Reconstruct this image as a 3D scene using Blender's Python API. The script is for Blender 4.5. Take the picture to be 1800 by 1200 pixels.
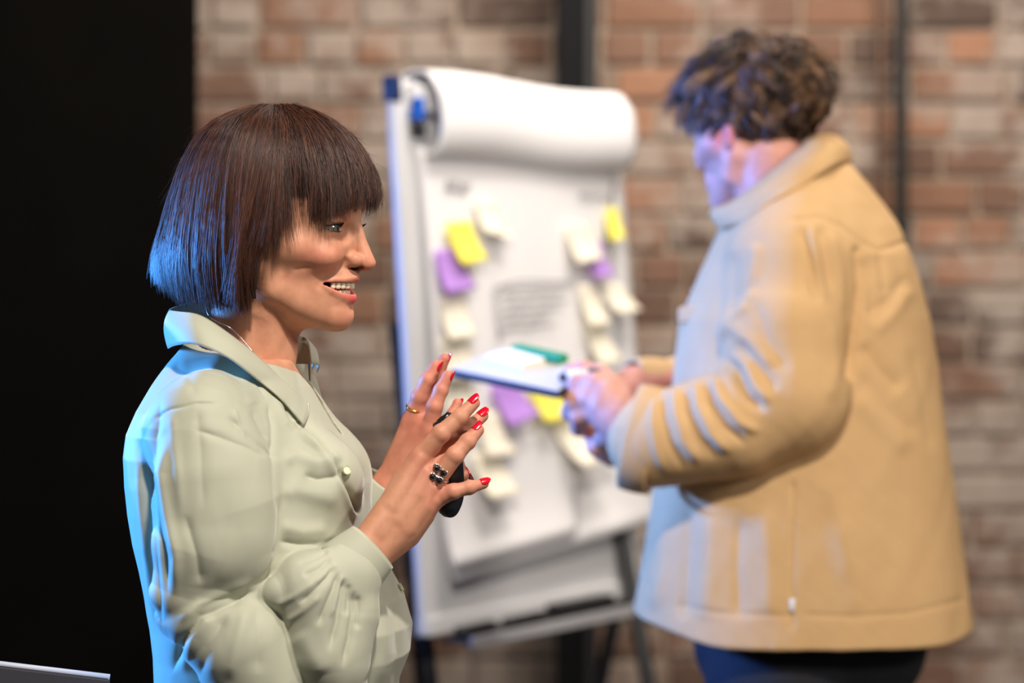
import bpy, bmesh, math, random
import numpy as np
import openvdb
from mathutils import Vector, Matrix
from mathutils.bvhtree import BVHTree

for _o in list(bpy.data.objects):
    bpy.data.objects.remove(_o)
scene = bpy.context.scene
COL = scene.collection
ONLY = None          # debugging aid: None builds everything
F32 = np.float32
rng = np.random.default_rng(7)
random.seed(7)

# ---------------------------------------------------------------- camera
CAM_H, HZ, FPX = 1.45, 520.0, 4250.0       # camera height, horizon row, focal length in px of 1800x1200
cam_data = bpy.data.cameras.new('camera')
cam = bpy.data.objects.new('camera', cam_data)
COL.objects.link(cam)
cam.location = (0, 0, CAM_H)
cam.rotation_euler = (math.radians(90) - math.atan((600 - HZ) / FPX), 0, 0)
cam_data.sensor_width = 36
cam_data.lens = 85
cam_data.clip_end = 60
cam_data.dof.use_dof = True
cam_data.dof.focus_distance = 2.47
cam_data.dof.aperture_fstop = 2.7
cam_data.dof.aperture_blades = 9
scene.camera = cam

# ---------------------------------------------------------------- world, lights, exposure
world = bpy.data.worlds.new('room_ambient')
scene.world = world
world.use_nodes = True
_bg = world.node_tree.nodes['Background']
_bg.inputs[0].default_value = (0.95, 0.95, 1.0, 1)
_bg.inputs[1].default_value = 0.10

def area_light(name, loc, target, size, power, color, spread=180):
    l = bpy.data.lights.new(name, 'AREA')
    l.shape = 'DISK'
    l.size = size
    l.energy = power
    l.color = color
    l.spread = math.radians(spread)
    o = bpy.data.objects.new(name, l)
    COL.objects.link(o)
    o.location = loc
    o.rotation_euler = (Vector(target) - Vector(loc)).to_track_quat('-Z', 'Y').to_euler()
    return o

area_light('stage_wash_blue', (-1.9, 3.05, 1.55), (-0.36, 2.5, 1.25), 0.3, 11.5, (0.06, 0.33, 1.0), 50)
area_light('stage_wash_violet', (-2.3, 3.35, 1.9), (0.40, 3.6, 1.30), 0.3, 17, (0.11, 0.29, 1.0), 44)
area_light('stage_key_front', (0.2, 0.7, 3.4), (0.1, 3.0, 1.25), 0.18, 98, (1.0, 0.91, 0.81))
area_light('stage_key_right', (2.4, 1.2, 2.4), (-0.1, 2.7, 1.35), 0.5, 40, (1.0, 0.91, 0.82))
area_light('stage_top', (0.55, 3.75, 3.3), (0.25, 3.9, 1.2), 0.35, 20, (1.0, 0.92, 0.84))
area_light('wall_washer', (0.6, 4.6, 3.2), (0.4, 5.9, 1.2), 1.6, 50, (1.0, 0.89, 0.78))

scene.view_settings.view_transform = 'Standard'
scene.view_settings.look = 'None'
scene.view_settings.gamma = 1.0
scene.view_settings.use_curve_mapping = False
scene.view_settings.exposure = 0.0

# ---------------------------------------------------------------- helpers
def lin(r, g, b):
    f = lambda c: (c / 255) / 12.92 if c <= 10 else ((c / 255 + 0.055) / 1.055) ** 2.4
    return (f(r), f(g), f(b))

def tag(o, label=None, cat=None, group=None, kind=None):
    if label: o['label'] = label
    if cat: o['category'] = cat
    if group: o['group'] = group
    if kind: o['kind'] = kind
    return o

def empty(name, loc=(0, 0, 0)):
    o = bpy.data.objects.new(name, None)
    o.empty_display_size = 0.05
    COL.objects.link(o)
    o.location = loc
    return o

def link(name, me, mat=None, parent=None):
    o = bpy.data.objects.new(name, me)
    COL.objects.link(o)
    if mat is not None and len(me.materials) == 0:
        me.materials.append(mat)
    if parent is not None:
        o.parent = parent
        if parent.type == 'EMPTY' and parent.parent is None:
            o.matrix_parent_inverse = Matrix.Translation(-Vector(parent.location))
    return o

def np_mesh(name, verts, faces, smooth=True, colors=None):
    """faces: (N,3) or (N,4) int array, or a list of such arrays"""
    if not isinstance(faces, list): faces = [faces]
    faces = [np.asarray(f, dtype=np.int32) for f in faces if len(f)]
    me = bpy.data.meshes.new(name)
    verts = np.asarray(verts, dtype=F32)
    loops = np.concatenate([f.ravel() for f in faces])
    sizes = np.concatenate([np.full(len(f), f.shape[1], np.int32) for f in faces])
    me.vertices.add(len(verts)); me.vertices.foreach_set('co', verts.ravel())
    me.loops.add(len(loops)); me.loops.foreach_set('vertex_index', loops)
    starts = np.concatenate([[0], np.cumsum(sizes)[:-1]]).astype(np.int32)
    me.polygons.add(len(sizes)); me.polygons.foreach_set('loop_start', starts)
    me.polygons.foreach_set('use_smooth', np.full(len(sizes), smooth))
    me.update(calc_edges=True)
    if colors is not None:
        a = me.color_attributes.new('Col', 'FLOAT_COLOR', 'POINT')
        c = np.ones((len(verts), 4), F32); c[:, :3] = colors
        a.data.foreach_set('color', c.ravel())
    return me

# -- signed distance fields (all in float32, any unit)
def v3(*a): return np.array(a, dtype=F32)
def smin(a, b, k):
    h = np.maximum(k - np.abs(a - b), 0) / k
    return np.minimum(a, b) - h * h * k * 0.25
def smax(a, b, k): return -smin(-a, -b, k)
def d_sph(P, c, r): return np.linalg.norm(P - v3(*c), axis=1) - r
def d_ell(P, c, r):
    r = v3(*r); q = (P - v3(*c)) / r
    k0 = np.linalg.norm(q, axis=1); k1 = np.linalg.norm(q / r, axis=1) + 1e-9
    return k0 * (k0 - 1) / k1
def d_cap(P, a, b, ra, rb):
    a = v3(*a); b = v3(*b); ab = b - a
    t = np.clip(((P - a) @ ab) / max(float(ab @ ab), 1e-9), 0, 1)
    q = P - a - t[:, None] * ab
    return np.sqrt(np.einsum('ij,ij->i', q, q)) - (ra + (rb - ra) * t)
def d_tube(P, pts, rad, k=None):
    d = None
    for i in range(len(pts) - 1):
        e = d_cap(P, pts[i], pts[i + 1], rad[i], rad[i + 1])
        d = e if d is None else (np.minimum(d, e) if not k else smin(d, e, k))
    return d
def d_box(P, c, h, r=0.0):
    q = np.abs(P - v3(*c)) - (v3(*h) - r)
    return np.linalg.norm(np.maximum(q, 0), axis=1) + np.minimum(q.max(axis=1), 0) - r

def iso(f, lo, hi, h, slack=1.5):
    """mesh the zero level of f between lo and hi with voxels of size h -> verts, quads (outward)"""
    lo = np.array(lo, F32); hi = np.array(hi, F32)
    nb = np.ceil((hi - lo) / h / 8).astype(int)
    ix = np.stack(np.meshgrid(*[np.arange(n) for n in nb], indexing='ij'), -1).reshape(-1, 3)
    cen = (lo + (ix * 8 + 3.5) * h).astype(F32)
    d = np.concatenate([f(cen[i:i + 200000]) for i in range(0, len(cen), 200000)])
    bg = 3 * h
    keep = np.abs(d) < slack * 8 * h * 0.87
    arr = np.where(d > 0, bg, -bg).astype(F32).reshape(*nb, 1, 1, 1)
    arr = np.ascontiguousarray(np.broadcast_to(arr, (*nb, 8, 8, 8)))
    loc = np.stack(np.meshgrid(*[np.arange(8)] * 3, indexing='ij'), -1).reshape(-1, 3).astype(F32) * h
    kc = ix[keep]
    base = (lo + kc * 8 * h).astype(F32)
    for i in range(0, len(kc), 400):
        P = (base[i:i + 400, None, :] + loc[None]).reshape(-1, 3)
        v = np.clip(f(P), -bg, bg).astype(F32).reshape(-1, 8, 8, 8)
        c = kc[i:i + 400]
        arr[c[:, 0], c[:, 1], c[:, 2]] = v
    arr = np.ascontiguousarray(arr.transpose(0, 3, 1, 4, 2, 5).reshape(*(nb * 8)))
    g = openvdb.FloatGrid(float(bg))
    g.copyFromArray(arr)
    pts, quads = g.convertToQuads(0.0)
    pts = lo + np.asarray(pts, F32) * h
    quads = np.asarray(quads, np.int32)
    a, b, c = pts[quads[:, 0]], pts[quads[:, 1]], pts[quads[:, 2]]
    if np.einsum('ij,ij->i', a - pts.mean(0), np.cross(b - a, c - a)).sum() < 0:
        quads = quads[:, ::-1]
    return pts, np.ascontiguousarray(quads)

def vnormals(V, Q):
    n = np.cross(V[Q[:, 2]] - V[Q[:, 0]], V[Q[:, 3]] - V[Q[:, 1]])
    N = np.zeros_like(V)
    for i in range(4): np.add.at(N, Q[:, i], n)
    return N / (np.linalg.norm(N, axis=1, keepdims=True) + 1e-12)

def smoothstep(a, b, x):
    t = np.clip((x - a) / (b - a), 0, 1)
    return t * t * (3 - 2 * t)

class Frame:
    """figure-sized units: u right, v down, w away, 1 unit = one photograph pixel at distance D"""
    def __init__(s, D): s.D = D; s.s = D / FPX
    def at(s, u, v, w=0):                 # the point that the camera sees at (u, v), w units beyond D
        k = 1 + w * s.s / s.D
        return (900 + (u - 900) * k, HZ + (v - HZ) * k, w)
    def world(s, P):
        P = np.asarray(P, F32).reshape(-1, 3)
        return np.stack([(P[:, 0] - 900) * s.s, s.D + P[:, 2] * s.s, CAM_H - (P[:, 1] - HZ) * s.s], 1)
    def wp(s, u, v, w=0): return Vector(s.world([s.at(u, v, w)])[0])
    def local(s, Wd):
        Wd = np.asarray(Wd, F32).reshape(-1, 3)
        return np.stack([Wd[:, 0] / s.s + 900, HZ - (Wd[:, 2] - CAM_H) / s.s, (Wd[:, 1] - s.D) / s.s], 1)
    def screen(s, P):
        k = 1 + P[:, 2] * s.s / s.D
        return 900 + (P[:, 0] - 900) / k, HZ + (P[:, 1] - HZ) / k

def poly_dist(x, y, pts):
    """distance to a 2-D polyline, and parameter 0..1 along it, and signed side"""
    best = np.full(len(x), 1e9, F32); tt = np.zeros(len(x), F32); sd = np.zeros(len(x), F32)
    n = len(pts) - 1
    for i in range(n):
        ax, ay = pts[i][:2]; bx, by = pts[i + 1][:2]
        dx, dy = bx - ax, by - ay; L2 = dx * dx + dy * dy + 1e-9
        t = np.clip(((x - ax) * dx + (y - ay) * dy) / L2, 0, 1)
        ex, ey = x - ax - t * dx, y - ay - t * dy
        d = np.hypot(ex, ey)
        m = d < best
        best[m] = d[m]; tt[m] = (i + t[m]) / n
        sd[m] = np.sign(dx * ey - dy * ex)[m]
    return best, tt, sd

def folds(x, y, strokes):
    """height of cloth folds. stroke = (points, width, height[, kind]); kind 'r' ridge / valley fading at both
    ends, 's' a lip: raised on the left-hand side of the line, dropping sharply over it"""
    h = np.zeros(len(x), F32)
    for st in strokes:
        pts, w, a = st[:3]; kind = st[3] if len(st) > 3 else 'r'
        p = np.array(pts)
        m = (x > p[:, 0].min() - 3.5 * w) & (x < p[:, 0].max() + 3.5 * w) & (y > p[:, 1].min() - 3.5 * w) & (y < p[:, 1].max() + 3.5 * w)
        if not m.any(): continue
        d, t, sd = poly_dist(x[m], y[m], pts)
        fade = np.clip(np.minimum(t, 1 - t) * 5, 0, 1); fade = fade * fade * (3 - 2 * fade)
        if kind == 'R': fade = np.ones_like(fade)
        if kind == 's':
            s = d * sd / w
            g = np.where(s < 0, np.exp(s * 0.9) * (1 - np.exp(s * 3)) * 1.8, 0) * -1
            h[m] += -a * g * fade
        else:
            g = np.exp(-(d / w) ** 2) if a > 0 else 1.15 * np.exp(-(d / w) ** 1.25)
            h[m] += a * g * fade
    return h

def swirl(P, sc, seed=0, n=5):
    """cheap smooth noise"""
    r = np.random.default_rng(seed); o = np.zeros(len(P), F32)
    for i in range(n):
        k = r.normal(size=3); k /= np.linalg.norm(k); f = (0.6 + r.random() * 1.2) / sc
        o += np.sin((P @ k.astype(F32)) * f * 6.283 + r.random() * 6.28 + 1.3 * np.sin((P @ np.roll(k, 1).astype(F32)) * f * 4))
    return o / n

def loft(rows, closed=False, thick=0.0, name='loft', smooth=True):
    """rows: (R,C,3) world points -> sheet mesh, optionally given thickness"""
    G = np.asarray(rows, F32); R, C = G.shape[:2]
    idx = np.arange(R * C).reshape(R, C)
    Cn = C if closed else C - 1
    j2 = (np.arange(Cn) + 1) % C
    q = np.stack([idx[:-1, :Cn], idx[1:, :Cn], idx[1:][:, j2], idx[:-1][:, j2]], -1).reshape(-1, 4)
    V = G.reshape(-1, 3)
    if thick:
        N = vnormals(V, q)
        V2 = V - N * thick
        q2 = q[:, ::-1] + R * C
        fs = [q, q2]
        o = R * C
        def wall(a):
            a = np.asarray(a); return np.stack([a[:-1], a[1:], a[1:] + o, a[:-1] + o], 1)
        if not closed:
            fs += [wall(idx[:, 0])[:, ::-1], wall(idx[:, -1])]
            fs += [wall(idx[0]), wall(idx[-1])[:, ::-1]]
        else:
            fs += [wall(np.append(idx[0], idx[0][0])), wall(np.append(idx[-1], idx[-1][0]))[:, ::-1]]
        return np_mesh(name, np.concatenate([V, V2]), [np.concatenate(fs)], smooth)
    return np_mesh(name, V, q, smooth)

def resample(pts, n):
    """Catmull-Rom through pts"""
    p = np.asarray(pts, float); m = len(p)
    P = np.vstack([2 * p[0] - p[1], p, 2 * p[-1] - p[-2]])
    t = np.linspace(0, m - 1 - 1e-6, n); i = t.astype(int); f = (t - i)[:, None]
    a, b, c, d = P[i], P[i + 1], P[i + 2], P[i + 3]
    return 0.5 * (2 * b + (c - a) * f + (2 * a - 5 * b + 4 * c - d) * f ** 2 + (-a + 3 * b - 3 * c + d) * f ** 3)

def tube_mesh(name, pts, rad, sides=8, cap=True):
    """tube along world points; rad scalar or list"""
    p = np.asarray(pts, float); n = len(p)
    rad = np.full(n, rad) if np.isscalar(rad) else np.asarray(rad, float)
    T = np.gradient(p, axis=0); T /= np.linalg.norm(T, axis=1, keepdims=True) + 1e-12
    ref = np.array([0, 0, 1.0]) if abs(T[0][2]) < 0.9 else np.array([1.0, 0, 0])
    rows = []
    for i in range(n):
        a = np.cross(T[i], ref); a /= np.linalg.norm(a) + 1e-12; b = np.cross(T[i], a)
        ang = np.arange(sides) / sides * 2 * np.pi
        rows.append(p[i] + rad[i] * (np.cos(ang)[:, None] * a + np.sin(ang)[:, None] * b))
    V = np.concatenate(rows)
    idx = np.arange(n * sides).reshape(n, sides); j = (np.arange(sides) + 1) % sides
    q = np.stack([idx[:-1], idx[1:], idx[1:][:, j], idx[:-1][:, j]], -1).reshape(-1, 4)
    fs = [q]
    if cap:
        V = np.vstack([V, p[0], p[-1]]); c0, c1 = len(V) - 2, len(V) - 1
        t = [(c0, idx[0][k], idx[0][j[k]]) for k in range(sides)] + [(c1, idx[-1][j[k]], idx[-1][k]) for k in range(sides)]
        fs.append(np.array(t))
    return np_mesh(name, V, fs)

def strands_mesh(name, S, R, col=None):
    """S: (N,M,3) world strand points, R: (M,) or (N,M) radii -> three-sided tubes in one mesh"""
    N, M = S.shape[:2]
    R = np.broadcast_to(np.asarray(R, F32), (N, M))
    T = np.gradient(S, axis=1); T /= np.linalg.norm(T, axis=2, keepdims=True) + 1e-9
    ref = np.broadcast_to(np.array([0.3, 1.0, 0.1], F32), T.shape)
    a = np.cross(T, ref); a /= np.linalg.norm(a, axis=2, keepdims=True) + 1e-9
    b = np.cross(T, a)
    V = np.empty((N, M, 3, 3), F32)
    for k in range(3):
        an = k * 2 * math.pi / 3 + 0.5
        V[:, :, k] = S + R[..., None] * (math.cos(an) * a + math.sin(an) * b)
    idx = np.arange(N * M * 3, dtype=np.int32).reshape(N, M, 3)
    j = [1, 2, 0]
    q = np.stack([idx[:, :-1], idx[:, :-1][..., j], idx[:, 1:][..., j], idx[:, 1:]], -1).reshape(-1, 4)
    cols = None
    if col is not None: cols = np.repeat(col, M * 3, axis=0)
    return np_mesh(name, V.reshape(-1, 3), q, True, cols)

def box_mesh(name, sx, sy, sz, bevel=0.0, seg=1, center=(0, 0, 0)):
    bm = bmesh.new(); bmesh.ops.create_cube(bm, size=1)
    bmesh.ops.scale(bm, vec=(sx, sy, sz), verts=bm.verts)
    if bevel: bmesh.ops.bevel(bm, geom=list(bm.edges), offset=bevel, segments=seg, profile=0.5, affect='EDGES')
    bmesh.ops.translate(bm, vec=center, verts=bm.verts)
    me = bpy.data.meshes.new(name); bm.to_mesh(me); bm.free()
    return me

def ball_mesh(name, r, seg=16, ring=10, sc=(1, 1, 1)):
    bm = bmesh.new(); bmesh.ops.create_uvsphere(bm, u_segments=seg, v_segments=ring, radius=r)
    bmesh.ops.scale(bm, vec=sc, verts=bm.verts)
    for f in bm.faces: f.smooth = True
    me = bpy.data.meshes.new(name); bm.to_mesh(me); bm.free()
    return me

# ---------------------------------------------------------------- materials
def mat(name, color=(0.5, 0.5, 0.5), rough=0.5, metal=0.0, spec=0.5, build=None, **kw):
    m = bpy.data.materials.new(name); m.use_nodes = True
    nt = m.node_tree; b = nt.nodes['Principled BSDF']
    b.inputs['Base Color'].default_value = (*color, 1)
    b.inputs['Roughness'].default_value = rough
    b.inputs['Metallic'].default_value = metal
    b.inputs['Specular IOR Level'].default_value = spec
    for k, v in kw.items():
        b.inputs[k.replace('_', ' ')].default_value = v
    if build: build(nt, b)
    return m

def N_(nt, typ, **kw):
    n = nt.nodes.new(typ)
    for k, v in kw.items():
        if k.startswith('i_'): n.inputs[k[2:].replace('_', ' ')].default_value = v
        else: setattr(n, k, v)
    return n

def noise_var(nt, b, c1, c2, scale, detail=3, coord='Object', bump=0.0, bscale=None, bdist=0.001):
    tc = N_(nt, 'ShaderNodeTexCoord'); no = N_(nt, 'ShaderNodeTexNoise')
    no.inputs['Scale'].default_value = scale; no.inputs['Detail'].default_value = detail
    nt.links.new(tc.outputs[coord], no.inputs['Vector'])
    mx = N_(nt, 'ShaderNodeMix', data_type='RGBA')
    mx.inputs[6].default_value = (*c1, 1); mx.inputs[7].default_value = (*c2, 1)
    nt.links.new(no.outputs['Fac'], mx.inputs[0]); nt.links.new(mx.outputs[2], b.inputs['Base Color'])
    if bump:
        n2 = N_(nt, 'ShaderNodeTexNoise'); n2.inputs['Scale'].default_value = bscale or scale * 8
        nt.links.new(tc.outputs[coord], n2.inputs['Vector'])
        bp = N_(nt, 'ShaderNodeBump'); bp.inputs['Strength'].default_value = bump; bp.inputs['Distance'].default_value = bdist
        nt.links.new(n2.outputs['Fac'], bp.inputs['Height']); nt.links.new(bp.outputs['Normal'], b.inputs['Normal'])
    return mx
# ================================================================ WOMAN
FW = Frame(2.5)
sW = FW.s
TH = math.radians(17)
U0, V0, W0 = 500.0, 400.0, 0.0
def head_to(P):     # head axes (F forward, S to her right, U up) -> figure units
    P = np.asarray(P, F32).reshape(-1, 3); c, s = math.cos(TH), math.sin(TH)
    return np.stack([U0 + P[:, 0] * c - P[:, 1] * s, V0 - P[:, 2], W0 - P[:, 0] * s - P[:, 1] * c], 1)
def to_head(P):
    c, s = math.cos(TH), math.sin(TH); x = P[:, 0] - U0; w = P[:, 2] - W0
    return np.stack([x * c - w * s, -x * s - w * c, V0 - P[:, 1]], 1)

LIP_U = [(92, 48, -98), (110, 40, -93), (126, 22, -91), (135, 7, -89.5), (136, 0, -91)]
LIP_UR = [1.8, 2.6, 3.3, 3.7, 3.5]
LIP_L = [(94, 49, -101), (106, 42, -112), (118, 24, -120), (124, 9, -124.5), (125, 0, -125)]
LIP_LR = [2.2, 4, 6.2, 7.6, 7.8]

def f_head(P): return f_face(to_head(P))
def f_face(H, closed=False):
    A = H.copy(); A[:, 1] = np.abs(A[:, 1]); F, S, U = A[:, 0], A[:, 1], A[:, 2]
    d = d_ell(A, (-15, 0, 75), (158, 118, 120))
    d = smin(d, d_ell(A, (38, 0, -15), (100, 100, 108)), 30)
    d = smin(d, d_tube(A, [(-8, 76, -70), (10, 72, -108), (92, 14, -152)], [24, 24, 24]), 38)       # jaw
    d = smin(d, d_ell(A, (101, 0, -154), (27, 27, 27)), 16)                                          # chin
    d = smin(d, d_ell(A, (30, 0, -128), (82, 56, 50)), 26)
    d = smin(d, d_ell(A, (76, 0, -104), (52, 50, 46)), 22)                                           # muzzle
    d = smin(d, d_ell(A, (90, 51, -50), (35, 34, 27)), 12)                                           # cheek, raised in a smile
    d = smin(d, d_ell(A, (40, 84, -36), (36, 22, 22)), 24)
    d = smin(d, d_ell(A, (104, 34, 38), (32, 40, 17)), 20)                                           # brow
    # eye socket
    d = smax(d, -d_ell(A, (131, 44, -6), (20, 26, 18)), 16)
    d = smin(d, d_sph(A, (99, 53, -4), 25.5), 5)                                                     # lids over the eyeball
    # nose
    n = d_tube(A, [(124, 0, 34), (133, 0, 10), (143, 0, -25), (152, 0, -52)], [12, 9.5, 10.5, 13])
    n = smin(n, d_ell(A, (155, 0, -63), (15.5, 14, 12.5)), 7)
    n = smin(n, d_ell(A, (137, 17, -58), (16, 12, 13)), 5)
    n = smin(n, d_cap(A, (152, 0, -69), (134, 0, -75), 6, 6), 5)
    d = smin(d, n, 10)
    g = d_tube(A, [(122, 29, -48), (116, 32, -60), (120, 31, -72)], [1, 1, 1]); d = d + 1.3 * np.exp(-(np.maximum(g, 0) / 4.5) ** 2)
    d = smax(d, -d_ell(A, (141, 11, -72), (13, 7, 5.5)), 2)
    # philtrum base, mouth
    d = smin(d, d_ell(A, (108, 0, -88), (27, 30, 17)), 12)
    Lu = d_tube(A, LIP_U, LIP_UR); Ll = d_tube(A, LIP_L, LIP_LR)
    d = smin(d, Lu, 7); d = smin(d, Ll, 7)
    cy = -99.5 - 8.0 * (1 - np.clip(S / 52, 0, 1) ** 2)
    B = np.stack([F, S, U - cy], 1)
    cav = d_ell(B, (95, 0, 0), (62, 49, 11.5))
    if not closed: d = smax(d, -cav, 3.0)
    else: d = smin(d, d_ell(A, (92, 0, -102), (40, 44, 26)), 10)
    # nasolabial fold, fold under the lip, philtrum, lid line, smile lines
    g = d_tube(A, [(126, 31, -62), (112, 48, -78), (90, 60, -102)], [1.5, 2.0, 1])
    d = d + 4.2 * np.exp(-(np.maximum(g, 0) / 6) ** 2)
    g = d_tube(A, [(122, 0, -142), (104, 26, -137)], [2, 1]); d = d + 3.2 * np.exp(-(np.maximum(g, 0) / 8) ** 2)
    g = d_cap(A, (146, 0, -78), (141, 0, -86), 1, 1); d = d + 1.2 * np.exp(-(np.maximum(g, 0) / 3.5) ** 2)
    g = d_tube(A, [(92, 66, -62), (60, 84, -72)], [1, 1]); d = d + 1.8 * np.exp(-(np.maximum(g, 0) / 7) ** 2)
    g = d_tube(A, [(124, 36, 11), (124, 54, 13), (112, 70, 7)], [1, 1, 1]); d = d + 1.6 * np.exp(-(np.maximum(g, 0) / 2.6) ** 2)
    g = d_tube(A, [(122, 40, -17), (112, 62, -16)], [1, 1]); d = d + 1.6 * np.exp(-(np.maximum(g, 0) / 4.5) ** 2)
    # opening between the lids
    R = np.stack([F, S, U + 3.2 - 0.06 * (S - 55)], 1)
    eye = d_ell(R, (114, 56, -0.5), (32, 20, 5.0))
    if not closed: d = smax(d, -eye, 1.2)
    # ear
    e = d_ell(A, (-18, 110, -22), (16, 7, 30)); e = smax(e, -d_ell(A, (-14, 118, -20), (9, 7, 20)), 4)
    d = smin(d, e, 6)
    # neck
    H2 = H
    nk = d_tube(H2, [(-42, 0, -80), (-52, 0, -150), (-66, 0, -215), (-92, 0, -290)], [80, 79, 82, 92])
    nk = smin(nk, d_cap(A, (-10, 62, -120), (-18, 12, -285), 16, 15), 18)       # sternomastoid
    nk = smin(nk, d_tube(H2, [(0, 0, -190), (-6, 0, -290)], [16, 18]), 22)
    d = smin(d, nk, 20)
    return d

EL_N = FW.at(470, 1140, -210)
def f_torso(P):      # hidden under the blouse; neck base, chest, arms
    a = FW.at
    d = d_tube(P, [a(430, 640, -10), a(425, 720, 0)], [84, 90])
    d = smin(d, d_ell(P, (430, 905, 10), (140, 270, 180)), 50)
    d = smin(d, d_tube(P, [a(395, 720, -100), a(372, 780, -205), a(380, 960, -222), a(395, 1060, -212), EL_N], [40, 44, 40, 36, 36]), 30)
    d = smin(d, d_tube(P, [a(440, 720, 110), a(450, 775, 215), a(480, 960, 250), a(540, 1080, 235)], [40, 46, 44, 40]), 30)
    # open throat triangle
    d = smin(d, d_tube(P, [a(500, 700, 0), a(520, 750, 20)], [40, 42]), 36)
    return d

# hands: [(u,v,w), ...], radii
NH = dict(
    arm=[([EL_N, FW.at(560, 1065, -212), FW.at(640, 975, -165)], [38, 38, 34])],
    palm=[([FW.at(648, 950, -168), FW.at(690, 888, -150), FW.at(715, 842, -138), FW.at(738, 806, -132)], [27, 25, 23, 18]),
          ([FW.at(654, 962, -160), FW.at(700, 912, -148), FW.at(732, 868, -140), FW.at(752, 832, -132)], [28, 26, 22, 18]),
          ([FW.at(658, 972, -158), FW.at(712, 925, -144), FW.at(742, 888, -136), FW.at(757, 858, -132)], [28, 26, 22, 17]),
          ([FW.at(660, 980, -150), FW.at(716, 938, -132), FW.at(744, 905, -126), FW.at(762, 880, -128)], [25, 24, 20, 15]),
          ([FW.at(668, 940, -128), FW.at(705, 880, -104), FW.at(730, 850, -92)], [24, 26, 22])],
    fingers=[([FW.at(738, 806, -132), FW.at(775, 762, -142), FW.at(808, 733, -136), FW.at(833, 708, -126)], [17, 15.5, 13.5, 10.5]),
             ([FW.at(752, 832, -130), FW.at(798, 778, -108), FW.at(825, 750, -90), FW.at(848, 731, -78)], [17, 15, 13, 10.5]),
             ([FW.at(757, 858, -130), FW.at(800, 800, -144), FW.at(822, 776, -136), FW.at(840, 756, -126)], [16, 15, 13.5, 10.5]),
             ([FW.at(762, 880, -128), FW.at(797, 864, -140), FW.at(825, 857, -138), FW.at(850, 850, -132)], [15, 13, 11.5, 9]),
             ([FW.at(708, 862, -95), FW.at(756, 832, -52), FW.at(797, 814, -42), FW.at(811, 834, -42)], [23, 19, 17, 14])])
FH = dict(
    arm=[([FW.at(540, 1080, 235), FW.at(625, 930, 190), FW.at(680, 858, 175)], [46, 38, 32])],
    palm=[([FW.at(684, 852, 185), FW.at(708, 790, 176), FW.at(724, 742, 164)], [28, 24, 19]),
          ([FW.at(690, 856, 172), FW.at(722, 795, 158), FW.at(742, 748, 146)], [28, 24, 18]),
          ([FW.at(696, 860, 165), FW.at(736, 800, 145), FW.at(756, 758, 134)], [26, 23, 17]),
          ([FW.at(700, 868, 160), FW.at(748, 812, 138), FW.at(768, 775, 130)], [24, 20, 15])],
    fingers=[([FW.at(724, 742, 164), FW.at(738, 698, 150), FW.at(752, 667, 146), FW.at(765, 643, 146)], [18, 16, 14, 10.5]),
             ([FW.at(738, 742, 156), FW.at(754, 692, 166), FW.at(769, 656, 166), FW.at(781, 630, 160)], [18, 16, 14, 10]),
             ([FW.at(756, 758, 134), FW.at(764, 714, 124), FW.at(775, 686, 126), FW.at(787, 660, 128)], [16, 14.5, 13, 10]),
             ([FW.at(768, 775, 130), FW.at(785, 748, 140), FW.at(796, 728, 146), FW.at(804, 708, 150)], [14, 12, 11, 8.5]),
             ([FW.at(700, 815, 195), FW.at(716, 772, 225), FW.at(728, 738, 232), FW.at(738, 708, 232)], [20, 17, 15, 12])])
def f_hand(D):
    def f(P):
        d = None
        for pts, r in D['arm']:
            e = d_tube(P, pts, r); d = e if d is None else smin(d, e, 20)
        pm = None
        for pts, r in D['palm']:
            e = d_tube(P, pts, r); pm = e if pm is None else smin(pm, e, 8)
        d = smin(d, pm, 14)
        for i, (pts, r) in enumerate(D['fingers']):
            e = None
            for k in range(3):
                q = d_cap(P, pts[k], pts[k + 1], r[k] * (0.97 if k else 1), r[k + 1])
                e = q if e is None else smin(e, q, 3)
            for k in (1, 2): e = smin(e, d_sph(P, pts[k], r[k] * 1.04), 4)      # knuckles
            d = smin(d, e, 9 if i < 4 else 12)
        for pts, r in D['palm'][:4]:                                            # tendons on the back of the hand
            e = d_tube(P, [v3(*q) - v3(0, 0, 11 if D is NH else -8) for q in pts[1:]], [x * 0.62 for x in r[1:]])
            d = smin(d, e, 7)
        return d
    return f

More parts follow.
